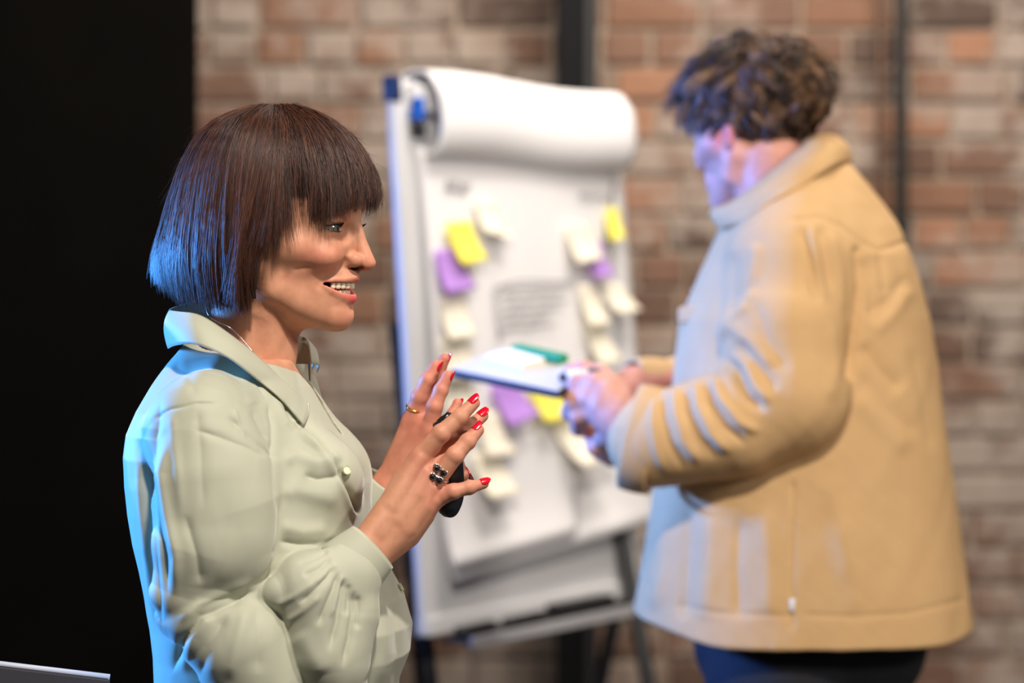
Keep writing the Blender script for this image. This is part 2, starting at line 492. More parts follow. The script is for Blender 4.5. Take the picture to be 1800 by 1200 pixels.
def build_woman():
    root = tag(empty('person', (float(FW.wp(430, 700)[0]), 2.5, 0)),
               'person with a dark bob in a pale sage green satin shirt, gesturing with both hands', 'person')
    # ---- materials
    def skin_nodes(nt, b):
        at = N_(nt, 'ShaderNodeAttribute', attribute_name='Col')
        tc = N_(nt, 'ShaderNodeTexCoord')
        no = N_(nt, 'ShaderNodeTexNoise'); no.inputs['Scale'].default_value = 60; no.inputs['Detail'].default_value = 5
        nt.links.new(tc.outputs['Object'], no.inputs['Vector'])
        mx = N_(nt, 'ShaderNodeMix', data_type='RGBA', blend_type='MULTIPLY'); mx.inputs[0].default_value = 1
        cr = N_(nt, 'ShaderNodeValToRGB'); cr.color_ramp.elements[0].position = 0.3; cr.color_ramp.elements[1].position = 0.7
        cr.color_ramp.elements[0].color = (0.86, 0.80, 0.78, 1); cr.color_ramp.elements[1].color = (1.06, 1.06, 1.06, 1)
        nt.links.new(no.outputs['Fac'], cr.inputs['Fac'])
        nt.links.new(at.outputs['Color'], mx.inputs[6]); nt.links.new(cr.outputs['Color'], mx.inputs[7])
        nt.links.new(mx.outputs[2], b.inputs['Base Color'])
        n2 = N_(nt, 'ShaderNodeTexNoise'); n2.inputs['Scale'].default_value = 900; n2.inputs['Detail'].default_value = 2
        nt.links.new(tc.outputs['Object'], n2.inputs['Vector'])
        bp = N_(nt, 'ShaderNodeBump'); bp.inputs['Strength'].default_value = 0.18; bp.inputs['Distance'].default_value = 0.0006
        nt.links.new(n2.outputs['Fac'], bp.inputs['Height']); nt.links.new(bp.outputs['Normal'], b.inputs['Normal'])
    global M_SKIN
    M_SKIN = mat('skin', rough=0.52, spec=0.36, build=skin_nodes)
    bs = M_SKIN.node_tree.nodes['Principled BSDF']
    bs.inputs['Subsurface Weight'].default_value = 0.22
    bs.inputs['Subsurface Radius'].default_value = (1.0, 0.32, 0.16)
    bs.inputs['Subsurface Scale'].default_value = 0.006
    # ---- body: head, neck, trunk, hands in one mesh
    parts = []
    parts.append(iso(f_head, (315, 185, -175), (700, 700, 180), 1.75))
    def f_tr(P): return smax(f_torso(P), -(d_box(P, (430, 560, 0), (400, 70, 400))), 1)
    parts.append(iso(f_tr, (150, 600, -360), (700, 1300, 330), 9))
    parts.append(iso(f_hand(NH), (590, 680, -240), (880, 1090, 10), 1.55))
    parts.append(iso(f_hand(FH), (600, 600, 80), (860, 960, 300), 2.2))
    Vs, Qs, Cs, off = [], [], [], 0
    skin = np.array(lin(204, 148, 118), F32)
    red = np.array(lin(206, 118, 98), F32)
    for i, (V, Q) in enumerate(parts):
        C = np.tile(skin, (len(V), 1))
        def mixc(m, c):
            nonlocal C
            m = np.clip(m, 0, 1)[:, None]; C = C * (1 - m) + np.array(c, F32) * m
        if i == 0:
            H = to_head(V); A = H.copy(); A[:, 1] = np.abs(A[:, 1]); F, S, U = A.T
            g = lambda c, r: np.exp(-(((A - v3(*c)) / v3(*r)) ** 2).sum(1))
            mixc(0.55 * g((90, 70, -55), (45, 40, 30)), red)
            mixc(0.5 * g((155, 0, -65), (22, 22, 18)), red)
            mixc(0.35 * g((115, 0, -155), (30, 40, 22)), red)
            lu = d_tube(A, LIP_U, LIP_UR); ll = d_tube(A, LIP_L, LIP_LR)
            mixc(smoothstep(1.8, -0.2, lu) * (U < -87.5), lin(186, 86, 86))
            mixc(smoothstep(2.0, -0.4, ll) * smoothstep(-135, -131, U), lin(214, 72, 84))
            cy = -99.5 - 8.0 * (1 - np.clip(S / 52, 0, 1) ** 2)
            inner = (d_ell(np.stack([F, S, U - cy], 1), (95, 0, 0), (63.5, 50, 12.8)) < 0) & (F < 124)
            mixc(inner * smoothstep(128, 116, F + 0.012 * S ** 2), lin(150, 60, 56))
            # eye make-up: lid line and rims, brow
            R = np.stack([F, S, U + 3.2 - 0.06 * (S - 55)], 1)
            ed = d_ell(R, (114, 56, -0.5), (32, 20, 5.0))
            mixc(smoothstep(4.2, 0.8, ed) * (F > 95) * 0.9, lin(44, 26, 26))
            mixc(0.4 * smoothstep(9, 2, ed) * (F > 95), lin(120, 78, 66))
            bw = d_tube(A, [(136, 18, 30), (130, 44, 38), (108, 70, 30)], [1, 1, 1])
            mixc(0.85 * smoothstep(7, 2, bw), lin(64, 40, 30))
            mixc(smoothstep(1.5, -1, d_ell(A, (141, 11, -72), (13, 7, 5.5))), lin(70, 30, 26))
            # scalp under the hair
            mixc(smoothstep(40, 52, U) * smoothstep(120, 100, F), lin(60, 36, 28))
        if i >= 2:
            D = NH if i == 2 else FH
            for pts, r in D['fingers']:
                for k, rr in ((0, 22), (1, 13), (2, 10), (3, 15)):
                    dd = np.linalg.norm(V - v3(*pts[k]), axis=1)
                    mixc((0.5 if k == 3 else 0.38) * np.exp(-(dd / rr / 1.3) ** 2), lin(206, 116, 104))
            if i == 3: mixc(np.full(len(V), 0.35), lin(216, 128, 112))
        Vs.append(FW.world(V)); Qs.append(Q + off); Cs.append(C); off += len(V)
    me = np_mesh('body', np.concatenate(Vs), np.concatenate(Qs), True, np.concatenate(Cs))
    link('body', me, M_SKIN, root)

    # ---- eyes
    def eye_nodes(nt, b):
        at = N_(nt, 'ShaderNodeAttribute', attribute_name='Col'); nt.links.new(at.outputs['Color'], b.inputs['Base Color'])
    m_eye = mat('eye', rough=0.08, spec=0.6, build=eye_nodes)
    m_eye.node_tree.nodes['Principled BSDF'].inputs['Coat Weight'].default_value = 0.6
    for sgn in (1, -1):
        ce = head_to([(99, 53 * sgn, -4)])[0]
        th = np.linspace(0, math.pi, 40); ph = np.linspace(0, 2 * math.pi, 48, endpoint=False)
        gz = head_to([(180, 52 * sgn + 10, -4)])[0] - ce; gz /= np.linalg.norm(gz)
        a = np.cross(gz, [0, 1, 0]); a /= np.linalg.norm(a); b = np.cross(gz, a)
        rows = []; cols = []
        for t in th:
            r = 23.0 + 1.5 * math.exp(-(t / 0.42) ** 2)
            rows.append(ce + r * (math.cos(t) * gz + math.sin(t) * (np.cos(ph)[:, None] * a + np.sin(ph)[:, None] * b)))
            c = (0.004, 0.004, 0.005) if t < 0.2 else (lin(104, 112, 96) if t < 0.46 else (lin(30, 30, 28) if t < 0.55 else lin(126, 114, 112)))  # the sclera's grey has its shade put into the colour
            cols.append(np.tile(np.array(c, F32), (len(ph), 1)))
        G = np.array(rows); idx = np.arange(40 * 48).reshape(40, 48); j = (np.arange(48) + 1) % 48
        q = np.stack([idx[:-1], idx[1:], idx[1:][:, j], idx[:-1][:, j]], -1).reshape(-1, 4)
        link('eyeball', np_mesh('eyeball', FW.world(G.reshape(-1, 3)), q, True, np.concatenate(cols)), m_eye, root)
        # lashes
        S_ = []
        for k in range(46):
            t = k / 45; s_ = 38 + 35 * t
            f0 = 99 + math.sqrt(max(25.5 ** 2 - (s_ - 53) ** 2 - 32, 4)) - 0.5
            u0 = -3.5 + 0.06 * (s_ - 55) + 4.8 * math.sqrt(max(0, 1 - ((s_ - 56) / 21) ** 2))
            L = 8 + 4 * t
            p0 = np.array([f0, s_, u0]); dr = np.array([0.86 - 0.2 * t, (s_ - 46) * 0.02, 0.12])
            pts = [p0 + dr * L * x + np.array([0, 0, 5.0 * x * x]) for x in (0, .33, .66, 1)]
            S_.append(head_to([(p[0], p[1] * sgn, p[2]) for p in pts]))
        for k in range(26):
            t = k / 25; s_ = 42 + 30 * t
            f0 = 99 + math.sqrt(max(25.5 ** 2 - (s_ - 53) ** 2 - 32, 4)) - 0.5
            p0 = np.array([f0, s_, -8.5]); dr = np.array([0.8, (s_ - 46) * 0.02, -0.2])
            S_.append(head_to([((p0 + dr * 6 * x)[0], (p0 + dr * 6 * x)[1] * sgn, (p0 + dr * 6 * x)[2]) for x in (0, .33, .66, 1)]))
        S_ = FW.world(np.concatenate(S_)).reshape(-1, 4, 3)
        link('eyelashes', strands_mesh('eyelashes', S_, np.array([0.22, 0.2, 0.14, 0.05]) * 1e-3),
             bpy.data.materials.get('lash') or mat('lash', (0.008, 0.006, 0.006), 0.5), root)

    # ---- teeth and tongue
    m_tooth = mat('tooth', lin(222, 208, 184), 0.22, spec=0.5)
    def row(n, u_top, u_bot, f0, halfw, widths):
        s = -sum(widths) / 2; s = -widths[len(widths) // 2] - sum(w_ * (0.95, 0.86, 0.78, 0.7)[i_] for i_, w_ in enumerate(widths[len(widths) // 2 + 1:]))
        for w in widths:
            dw = w * math.cos(math.atan(0.033 * (s + w / 2 * (1 if s > 0 else 1))))
            sm = s + dw / 2; s += dw
            f = f0 - 0.0165 * sm * sm
            tl = math.atan(2 * 0.0165 * sm)
            def ft(P, sm=sm, f=f, tl=tl, w=w):
                H = to_head(P) - v3(f, sm, (u_top + u_bot) / 2)
                c, s_ = math.cos(tl), math.sin(tl)
                X = H[:, 0] * c + H[:, 1] * s_; Y = -H[:, 0] * s_ + H[:, 1] * c
                return d_box(np.stack([X, Y, H[:, 2]], 1), (0, 0, 0), (4.2, w / 2 + 0.1, abs(u_top - u_bot) / 2), 3.9)
            c = head_to([(f, sm, (u_top + u_bot) / 2)])[0]
            V, Q = iso(ft, c - 14, c + 14, 0.9)
            link('tooth', np_mesh('tooth', FW.world(V), Q), m_tooth, root)
    row(10, -88, -108.5, 125, 40, [9, 10, 10, 11, 13.5, 13.5, 11, 10, 10, 9])
    row(8, -109, -124, 117, 36, [8, 8.5, 8.5, 9, 9, 8.5, 8.5, 8])
    def ftg(P): return d_ell(to_head(P), (84, 0, -118), (30, 26, 9))
    V, Q = iso(ftg, head_to([(84, 0, -118)])[0] - 40, head_to([(84, 0, -118)])[0] + 40, 2.0)
    link('tongue', np_mesh('tongue', FW.world(V), Q), mat('tongue', lin(170, 70, 70), 0.35), root)

    # ---- nails
    m_nail = mat('red_nail_polish', lin(216, 14, 40), 0.16, spec=0.6); m_nail.node_tree.nodes['Principled BSDF'].inputs['Coat Weight'].default_value = 0.7
    def nail(tip, prev, out, r, L=1.15):
        tip = v3(*tip); ax = tip - v3(*prev); ax /= np.linalg.norm(ax)
        out = v3(*out); out -= ax * (out @ ax); out /= np.linalg.norm(out); sd = np.cross(ax, out)
        rows = []
        for a in np.linspace(-1, 1, 9):
            row_ = []
            for t in np.linspace(-0.55, 1.25, 9):
                wd = 0.80 * math.sqrt(max(0.02, 1 - max(0, (t - 0.35) / 0.92) ** 2)) * math.sqrt(max(0.05, 1 - max(0, (-t - 0.1) / 0.6) ** 2))
                an = a * wd * 1.15
                rr = r * 1.09 - 0.10 * r * max(0, t) ** 2
                row_.append(tip + ax * r * L * t + rr * (math.cos(an) * out + math.sin(an) * sd))
            rows.append(row_)
        G = FW.world(np.array(rows).reshape(-1, 3)).reshape(9, 9, 3)
        link('fingernail', loft(G, thick=0.0006, name='fingernail'), m_nail, root)
    outN = [(-0.45, -0.75, -0.75), (0.1, -0.9, -0.5), (-0.55, -0.7, -0.6), (-0.3, -0.6, -0.75), (1.0, -0.3, 0.5)]
    for (pts, r), o in zip(NH['fingers'], outN): nail(pts[3], pts[2], o, r[3])
    outF = [(0.85, 0.35, -0.15), (0.9, 0.3, 0.4), (0.85, 0.5, -0.1), (0.7, 0.4, 0.6), (-0.5, 0, 0.6)]
    for (pts, r), o in zip(FH['fingers'], outF): nail(pts[3], pts[2], o, r[3])
    # ---- rings
    def band(name, c, ax, R_, t, m, par=root):
        c = v3(*c); ax = v3(*ax); ax /= np.linalg.norm(ax); a = np.cross(ax, [0, 0, 1]); a /= np.linalg.norm(a); b = np.cross(ax, a)
        th = np.linspace(0, 2 * math.pi, 33)
        return link(name, tube_mesh(name, FW.world([c + R_ * (math.cos(x) * a + math.sin(x) * b) for x in th]), t, 8, False), m, par)
    m_sil = mat('silver', (0.75, 0.74, 0.72), 0.15, 1.0); m_gold = mat('gold', lin(255, 190, 90), 0.2, 1.0)
    p = NH['fingers'][2][0]; c = v3(*p[0]) * 0.62 + v3(*p[1]) * 0.38
    rg = band('finger_ring', c, v3(*p[1]) - v3(*p[0]), 16.8, 0.0011, m_sil); rg['label'] = 'silver ring with four black stones'
    top = c + v3(-4, -4, -17)
    m_stone = mat('black_stone', (0.005, 0.005, 0.006), 0.06)
    for dx, dy in ((-9, 4), (-1, -11), (10, -2), (3, 11)):
        st = ball_mesh('ring_stone', 0.0028, 14, 10); o = link('ring_stone', st, m_stone, rg); o.location = FW.world([top + v3(dx, dy, -2)])[0]
        so = tube_mesh('stone_setting', FW.world([top + v3(dx + 6.2 * math.cos(q), dy + 6.2 * math.sin(q), 0) for q in np.linspace(0, 6.283, 17)]), 0.0007, 6, False)
        link('stone_setting', so, m_sil, rg)
    p = FH['fingers'][0][0]; c = v3(*p[0]) * 0.45 + v3(*p[1]) * 0.55
    g = band('gold_ring', c, v3(*p[1]) - v3(*p[0]), 17.6, 0.0012, m_gold)

    build_hair(root)
    build_blouse(root)
    return root

# hair outline: radius from the head's vertical axis at F0, by height, for back / side / front
HF0 = -15.0
H_U = np.array([214, 210, 200, 186, 162, 132, 95, 50, 0, -35, -65, -95, -125, -150], float)
H_B = np.array([0, 34, 78, 108, 138, 159, 177, 192, 203, 211, 214, 206, 190, 170], float)
H_S = np.array([0, 26, 58, 84, 106, 122, 134, 141, 146, 148, 147, 143, 136, 128], float)
H_F = np.array([0, 34, 72, 102, 135, 160, 180, 190, 185, 178, 170, 165, 160, 155], float)
def hair_R(phi, U):
    """phi 0 = forehead, pi = back; U may exceed the top only slightly"""
    b = np.interp(-U, -H_U, H_B); s = np.interp(-U, -H_U, H_S); f = np.interp(-U, -H_U, H_F)
    c = np.cos(phi); a = np.where(c < 0, b, f); e = 2.25
    return (np.abs(c / a.clip(1)) ** e + np.abs(np.sin(phi) / s.clip(1)) ** e) ** (-1 / e)

def hair_path(phi0, uend, layer, M, sweep=0.0, flare=0.0, top=210.0):
    """a strand from the crown down to height uend; layer 1 = outermost"""
    N = len(phi0)
    t = np.linspace(0, 1, M)[None, :]
    # more samples at the top, where the outline turns
    U = top - (top - uend[:, None]) * (t ** 1.55)
    ph = phi0[:, None] + sweep[:, None] * t ** 2.2
    R = hair_R(ph, U) * (1 - (1 - layer[:, None]) * (0.25 + 0.75 * t)) + flare[:, None] * t ** 4
    U2 = U - (1 - layer[:, None]) * 22 * (1 - t)
    return np.stack([HF0 + R * np.cos(ph), R * np.sin(ph), U2], -1)

def build_hair(root):
    def nodes(nt, b):
        at = N_(nt, 'ShaderNodeAttribute', attribute_name='Col'); nt.links.new(at.outputs['Color'], b.inputs['Base Color'])
    m_hair = mat('brown_hair', rough=0.42, spec=0.5, build=nodes)
    r = np.random.default_rng(3)
    M = 12
    groups = []
    def end_u(phi):          # length by direction: |phi| from forehead
        a = np.abs(phi)
        far = 52 - 20 * a
        fr = np.interp(phi, [-1, 0.05, 0.3, 0.6, 0.8, 1.06], [30, 56, 40, 20, 10, 24])
        if True:
            return np.where(a < 1.06, fr, np.interp(a, [1.06, 1.2, 1.3, 1.4, 1.8, 2.3, 2.75, math.pi], [-12, -38, -108, -130, -134, -122, -98, -72]))
        return np.interp(a, [0, 0.3, 0.6, 0.85, 0.95, 1.0, 1.05, 1.25, 1.8, 2.3, 2.75, math.pi], [44, 34, 20, 12, 24, 40, -30, -126, -134, -124, -104, -84])
    # near and far sides, back, fringe
    N = 25000
    phi = r.uniform(-math.pi, math.pi, N)
    nc = 520                                                        # locks
    cphi = r.uniform(-math.pi, math.pi, nc); csw = r.normal(0, 0.05, nc); cfl = r.normal(0, 5, nc); cl = r.uniform(0, 1, nc)
    near = np.argmin(np.abs(phi[:, None] - cphi[None]), 1)
    lay = 1 - 0.16 * r.random(N) ** 1.4
    a = np.abs(phi)
    u = end_u(phi) + r.normal(0, 8, N) * np.where(a > 2.0, 1.6, 1.0) + 24 * (cl[near] - 0.5)
    a = np.abs(phi)
    gap = (a > 0.74) & (a < 1.06) & (r.random(N) < 0.92)
    u = np.where(gap, r.uniform(62, 105, N), u)
    fringe = a < 1.06
    sw = csw[near] + r.normal(0, 0.03, N)
    sidefront = np.exp(-((a - 1.36) / 0.16) ** 2)
    sw = sw + np.sign(phi) * 0.42 * sidefront * (~fringe)           # the side pieces sweep back as they fall
    pull = 0.72 * (near_c := cphi[near] - phi)
    sw = sw + np.where(fringe, 0.55, 0.75) * near_c
    fl = cfl[near] + r.normal(0, 3.0, N) + np.where(a > 2.1, r.normal(3, 6, N), 0) - np.where(fringe, 7, 0)
    P = hair_path(phi, u, lay, M, sw, fl)
    # soft waviness
    t = np.linspace(0, 1, M)[None, :]
    k1, k2 = r.random(N)[:, None] * 6.28, r.random(N)[:, None] * 6.28
    P += (r.normal(0, 5.0, (N, 1, 3)) * np.array([1, 1, 0.5])) * ((1 - t) ** 2)[..., None]
    P[..., 0] += 1.6 * np.sin(t * 9 + k1) * t; P[..., 1] += 1.6 * np.sin(t * 8 + k2) * t
    groups.append(P)
    # gap between the fringe and the side hair shows skin: drop most strands there
    keep = np.ones(N, bool)
    P = P[keep]
    base = np.array([lin(82, 49, 37), lin(60, 37, 30), lin(104, 62, 43), lin(50, 33, 29)], F32)
    c = base[r.integers(0, 4, len(P))] * r.uniform(0.75, 1.2, (len(P), 1)).astype(F32)
    rad = np.interp(np.linspace(0, 1, M), [0, 0.75, 1], [0.00023, 0.00021, 0.00008])
    # flyaways
    n2 = 420; ph2 = r.uniform(-math.pi, math.pi, n2); L2 = r.uniform(0.15, 0.55, n2); t0 = r.uniform(0.0, 0.75, n2)
    FL = hair_path(ph2, end_u(ph2), np.full(n2, 1.0), 60, np.zeros(n2), np.zeros(n2))
    out = []
    for i in range(n2):
        i0 = int(t0[i] * 59); i1 = min(59, i0 + max(4, int(L2[i] * 25)))
        seg = FL[i, np.linspace(i0, i1, M).astype(int)]
        nrm = seg - np.array([HF0, 0, 60]); nrm /= np.linalg.norm(nrm, axis=1, keepdims=True) + 1e-9
        tt = np.linspace(0, 1, M)[:, None]
        d = r.normal(0, 1, 3)
        out.append(seg + nrm * (tt ** 1.5) * r.uniform(3, 15) + d * 5 * tt ** 2 + np.sin(tt * r.uniform(3, 9)) * r.normal(0, 1.5, 3))
    FLY = np.array(out)
    # a few wisps on the near cheek
    ws = []
    for i in range(26):
        f = -22 + r.normal(0, 5); s_ = 118
        e = np.array([r.uniform(-12, 28), 100 + r.uniform(-8, 6), -132 + r.uniform(-8, 26)])
        p0 = np.array([f - 4, s_ + 20, -40 - r.uniform(0, 30)]); p1 = np.array([f, s_ + 8, -95])
        tt = np.linspace(0, 1, M)[:, None]
        ws.append((1 - tt) ** 2 * p0 + 2 * tt * (1 - tt) * p1 + tt ** 2 * e)
    ALL = np.concatenate([P, FLY, np.array(ws)])
    c = np.concatenate([c, np.tile(base[0], (n2 + 26, 1))])
    S_ = FW.world(head_to(ALL.reshape(-1, 3))).reshape(len(ALL), M, 3)
    R_ = np.tile(rad, (len(ALL), 1)).astype(F32); R_[len(P):] *= 0.42
    # the mass of hair under the strands
    ph = np.linspace(-math.pi, math.pi, 181)[:-1]
    Ug = end_u(ph); Ug = np.where(np.abs(ph) > 1.3, Ug, np.maximum(Ug, -10)); rows = []
    tt = np.linspace(0, 1, 44)
    for t_ in tt:
        U = 206 - (206 - (Ug + 10)) * t_ ** 1.4
        U = np.where(np.abs(ph) < 1.05, np.maximum(U, 72), U)
        R = hair_R(ph, U) * (0.93 - 0.05 * t_) * (1 - 0.10 * (np.abs(ph) < 1.05) * t_)
        back = (np.abs(ph) > 1.05) & (np.abs(ph) < 1.45)
        q = ph + np.sign(ph) * 0.12 * back * t_ ** 2
        rows.append(np.stack([HF0 + R * np.cos(q), R * np.sin(q), U - 4], -1))
    G = FW.world(head_to(np.array(rows).reshape(-1, 3))).reshape(44, 180, 3)
    cap = loft(G, closed=True, name='hair_mass')
    a_ = cap.color_attributes.new('Col', 'FLOAT_COLOR', 'POINT')
    a_.data.foreach_set('color', np.tile(np.array([*lin(40, 25, 20), 1], F32), (44 * 180, 1)).ravel())
    hm = link('hair', cap, m_hair, root)
    st = link('hair_strands', strands_mesh('hair_strands', S_, R_, c), m_hair, hm)
    st['kind'] = 'stuff'
# ---------------------------------------------------------------- the woman's shirt
TV = np.array([560, 600, 640, 680, 720, 760, 800, 850, 900, 950, 1000, 1050, 1100, 1150, 1200, 1300, 1400], float)
TB = np.array([390, 325, 292, 270, 250, 234, 227, 226, 230, 237, 246, 254, 262, 269, 273, 280, 284], float)
TF = np.array([440, 480, 520, 548, 570, 592, 614, 640, 652, 660, 684, 713, 727, 722, 704, 690, 684], float)
TD = np.array([20, 70, 120, 175, 215, 236, 244, 246, 244, 240, 236, 234, 234, 234, 234, 234, 234], float)
def f_blouse(P):
    a_ = FW.at
    u, v, w = P.T
    b = np.interp(v, TV, TB).astype(F32); f = np.interp(v, TV, TF).astype(F32); D = np.interp(v, TV, TD).astype(F32)
    c = (b + f) / 2; a = (f - b) / 2; e = 2.3
    cr, sr = math.cos(0.23), math.sin(0.23); x_ = u - c; w_ = w - 8
    a = a * 0.965
    q = (np.abs((x_ * cr - w_ * sr) / a) ** e + np.abs((x_ * sr + w_ * cr) / D) ** e) ** (1 / e)
    d = (q - 1) * np.minimum(a, D) * 0.9
    d = np.maximum(d, 570 - v)
    # shoulders
    d = smin(d, d_tube(P, [a_(395, 672, -70), a_(360, 712, -170), a_(352, 742, -212)], [38, 52, 66]), 40)
    d = smin(d, d_tube(P, [a_(420, 680, 80), a_(430, 735, 190)], [38, 70]), 40)
    # bust
    d = smin(d, d_ell(P, (556, 835, -85), (88, 78, 100)), 40); d = smin(d, d_ell(P, (556, 835, 95), (88, 78, 100)), 40)
    # near upper sleeve
    P2 = P * v3(1, 1, 1.3)                       # flatter front to back than it is wide
    def b_(x, y, z): q = a_(x, y, z); return (q[0], q[1], q[2] * 1.3)
    s = d_tube(P2, [b_(350, 752, -195), b_(366, 850, -232), b_(372, 940, -240), b_(345, 1035, -236)], [76, 104, 102, 62])
    s = smin(s, d_cap(P2, b_(400, 900, -240), b_(425, 985, -240), 78, 40), 30) * 0.85
    d = smin(d, s, np.interp(v, [740, 880], [60, 9]).astype(F32))
    d = smin(d, d_tube(P, [a_(352, 960, -232), a_(330, 1040, -228), a_(318, 1082, -222)], [84, 62, 44]), 14)
    d = smin(d, d_tube(P, [a_(400, 960, -205), a_(425, 1080, -200), a_(470, 1140, -205)], [64, 66, 62]), 6)
    # round the elbow
    e1 = d_tube(P, [a_(352, 1080, -225), a_(418, 1130, -222), a_(452, 1195, -205)], [66, 88, 84])
    d = smin(d, e1, 5)
    # forearm: the full sleeve gathered into the cuff
    t = d_tube(P, [a_(610, 1007, -182), a_(545, 1028, -215), a_(486, 1042, -240)], [56, 58, 26])
    t = smin(t, d_tube(P, [a_(606, 1016, -182), a_(602, 1085, -192), a_(590, 1160, -196), a_(592, 1215, -180)], [54, 58, 58, 44]), 22)
    t = smin(t, d_tube(P, [a_(545, 1045, -220), a_(566, 1140, -212), a_(585, 1205, -190)], [56, 58, 46]), 30)
    d = smin(d, t, 5)
    # far sleeve
    g = d_tube(P, [a_(450, 745, 205), a_(490, 930, 245), a_(560, 1030, 240), a_(625, 930, 205), a_(655, 882, 185)], [80, 88, 78, 62, 44])
    d = smin(d, g, 8)
    # neck opening: round the neck, then a V down the front
    n = d_tube(P, [(425, 480, 0), (436, 600, 0), (452, 668, 2)], [104, 96, 72])
    n = smin(n, d_tube(P, [(470, 640, 20), (555, 720, 30), (590, 765, 32)], [44, 18, 8]), 12)
    n = smin(n, d_tube(P, [(480, 560, 20), (580, 640, 30), (630, 700, 32)], [70, 52, 26]), 12)
    d = smax(d, -n, 2)
    return d

BL_FOLDS = [
    ([(262, 736), (300, 719), (345, 709), (392, 710)], 2.6, -3.0),
    ([(485, 905), (482, 820), (479, 745), (470, 705)], 4, -5.0),
    ([(470, 705), (452, 672), (440, 650)], 3.5, -2.5),
    ([(398, 728), (430, 758), (462, 785), (494, 808)], 5, -5.5),
    ([(335, 752), (385, 768), (440, 788), (470, 805)], 6, -3.5),
    ([(440, 715), (462, 760), (486, 798)], 5, -3.5),
    ([(410, 716), (420, 745), (436, 770)], 4, 2.5),
    ([(300, 722), (304, 760), (312, 830), (318, 920)], 9, 2.5),
    ([(345, 712), (352, 790), (356, 900)], 10, -2.5),
    ([(286, 690), (264, 770), (256, 840), (268, 910), (284, 980), (296, 1060)], 9, -11),
    ([(300, 760), (280, 830), (290, 900), (308, 980), (306, 1060)], 10, 6),
    ([(322, 900), (345, 980), (352, 1030)], 9, -4),
    ([(238, 800), (246, 900), (258, 1000), (270, 1120)], 6, 4),
    ([(246, 780), (256, 880), (268, 980), (285, 1120)], 5, -6),
    ([(310, 1096), (350, 1062), (400, 1040), (450, 1020)], 9, 5),
    ([(300, 1190), (318, 1130), (352, 1084), (420, 1052), (458, 1035)], 6, -8),
    ([(345, 1200), (362, 1140), (400, 1076)], 12, -5),
    ([(318, 1190), (338, 1120), (372, 1078)], 10, 4),
    ([(400, 1200), (416, 1130), (436, 1066)], 12, 4),
    ([(452, 1190), (456, 1120), (448, 1060)], 12, -4),
    # gathers under the cuff
    ([(577, 966), (556, 978), (520, 990)], 4.5, -4), ([(582, 979), (562, 998), (530, 1014)], 4.5, -4.5),
    ([(588, 991), (574, 1016), (548, 1044), (522, 1064)], 5, -6), ([(597, 1003), (588, 1034), (572, 1070), (556, 1104)], 5, -6.5),
    ([(606, 1014), (602, 1045), (594, 1090), (576, 1150)], 6, -8), ([(614, 1025), (613, 1055), (609, 1085)], 4, -4.5),
    ([(622, 1036), (622, 1075), (616, 1120), (600, 1180)], 6, -8), ([(630, 1046), (632, 1076), (628, 1110)], 4, -5),
    ([(592, 990), (576, 1006), (552, 1028)], 5, 3), ([(602, 1006), (594, 1045), (580, 1090)], 5, 3.5),
    ([(480, 1066), (515, 1050), (560, 1018)], 6, 3.5), ([(500, 1096), (532, 1074), (566, 1044)], 6, 3),
    ([(520, 1110), (545, 1150), (570, 1190)], 18, 4),
    # front
    ([(486, 951), (520, 957), (565, 957), (600, 950)], 6, -7),
    ([(488, 925), (530, 935), (580, 930)], 12, 5),
    ([(530, 832), (560, 842), (590, 838), (606, 826)], 9, -9),
    ([(492, 812), (520, 800), (560, 812), (600, 812)], 12, 6),
    ([(490, 870), (520, 860), (560, 872), (600, 880)], 16, 5),
    ([(476, 690), (505, 742), (540, 775), (580, 800), (604, 812)], 7, 7),
    ([(498, 700), (520, 745), (527, 760)], 6, -7),
    ([(600, 835), (618, 870), (632, 905)], 6, -5),
    ([(650, 1040), (668, 1090), (676, 1150), (668, 1220)], 16, 4),
    ([(672, 1030), (694, 1080), (700, 1150), (690, 1220)], 12, -4),
    ([(528, 738), (556, 770), (580, 800), (600, 826), (616, 862), (628, 895)], 4, -9, 'R'),
    ([(520, 745), (548, 778), (572, 808), (592, 834), (608, 868), (620, 900)], 7, 5, 'R'),
    ([(300, 640), (330, 655), (345, 700)], 12, -2), ([(420, 650), (440, 690), (446, 715)], 10, 2.5),
]

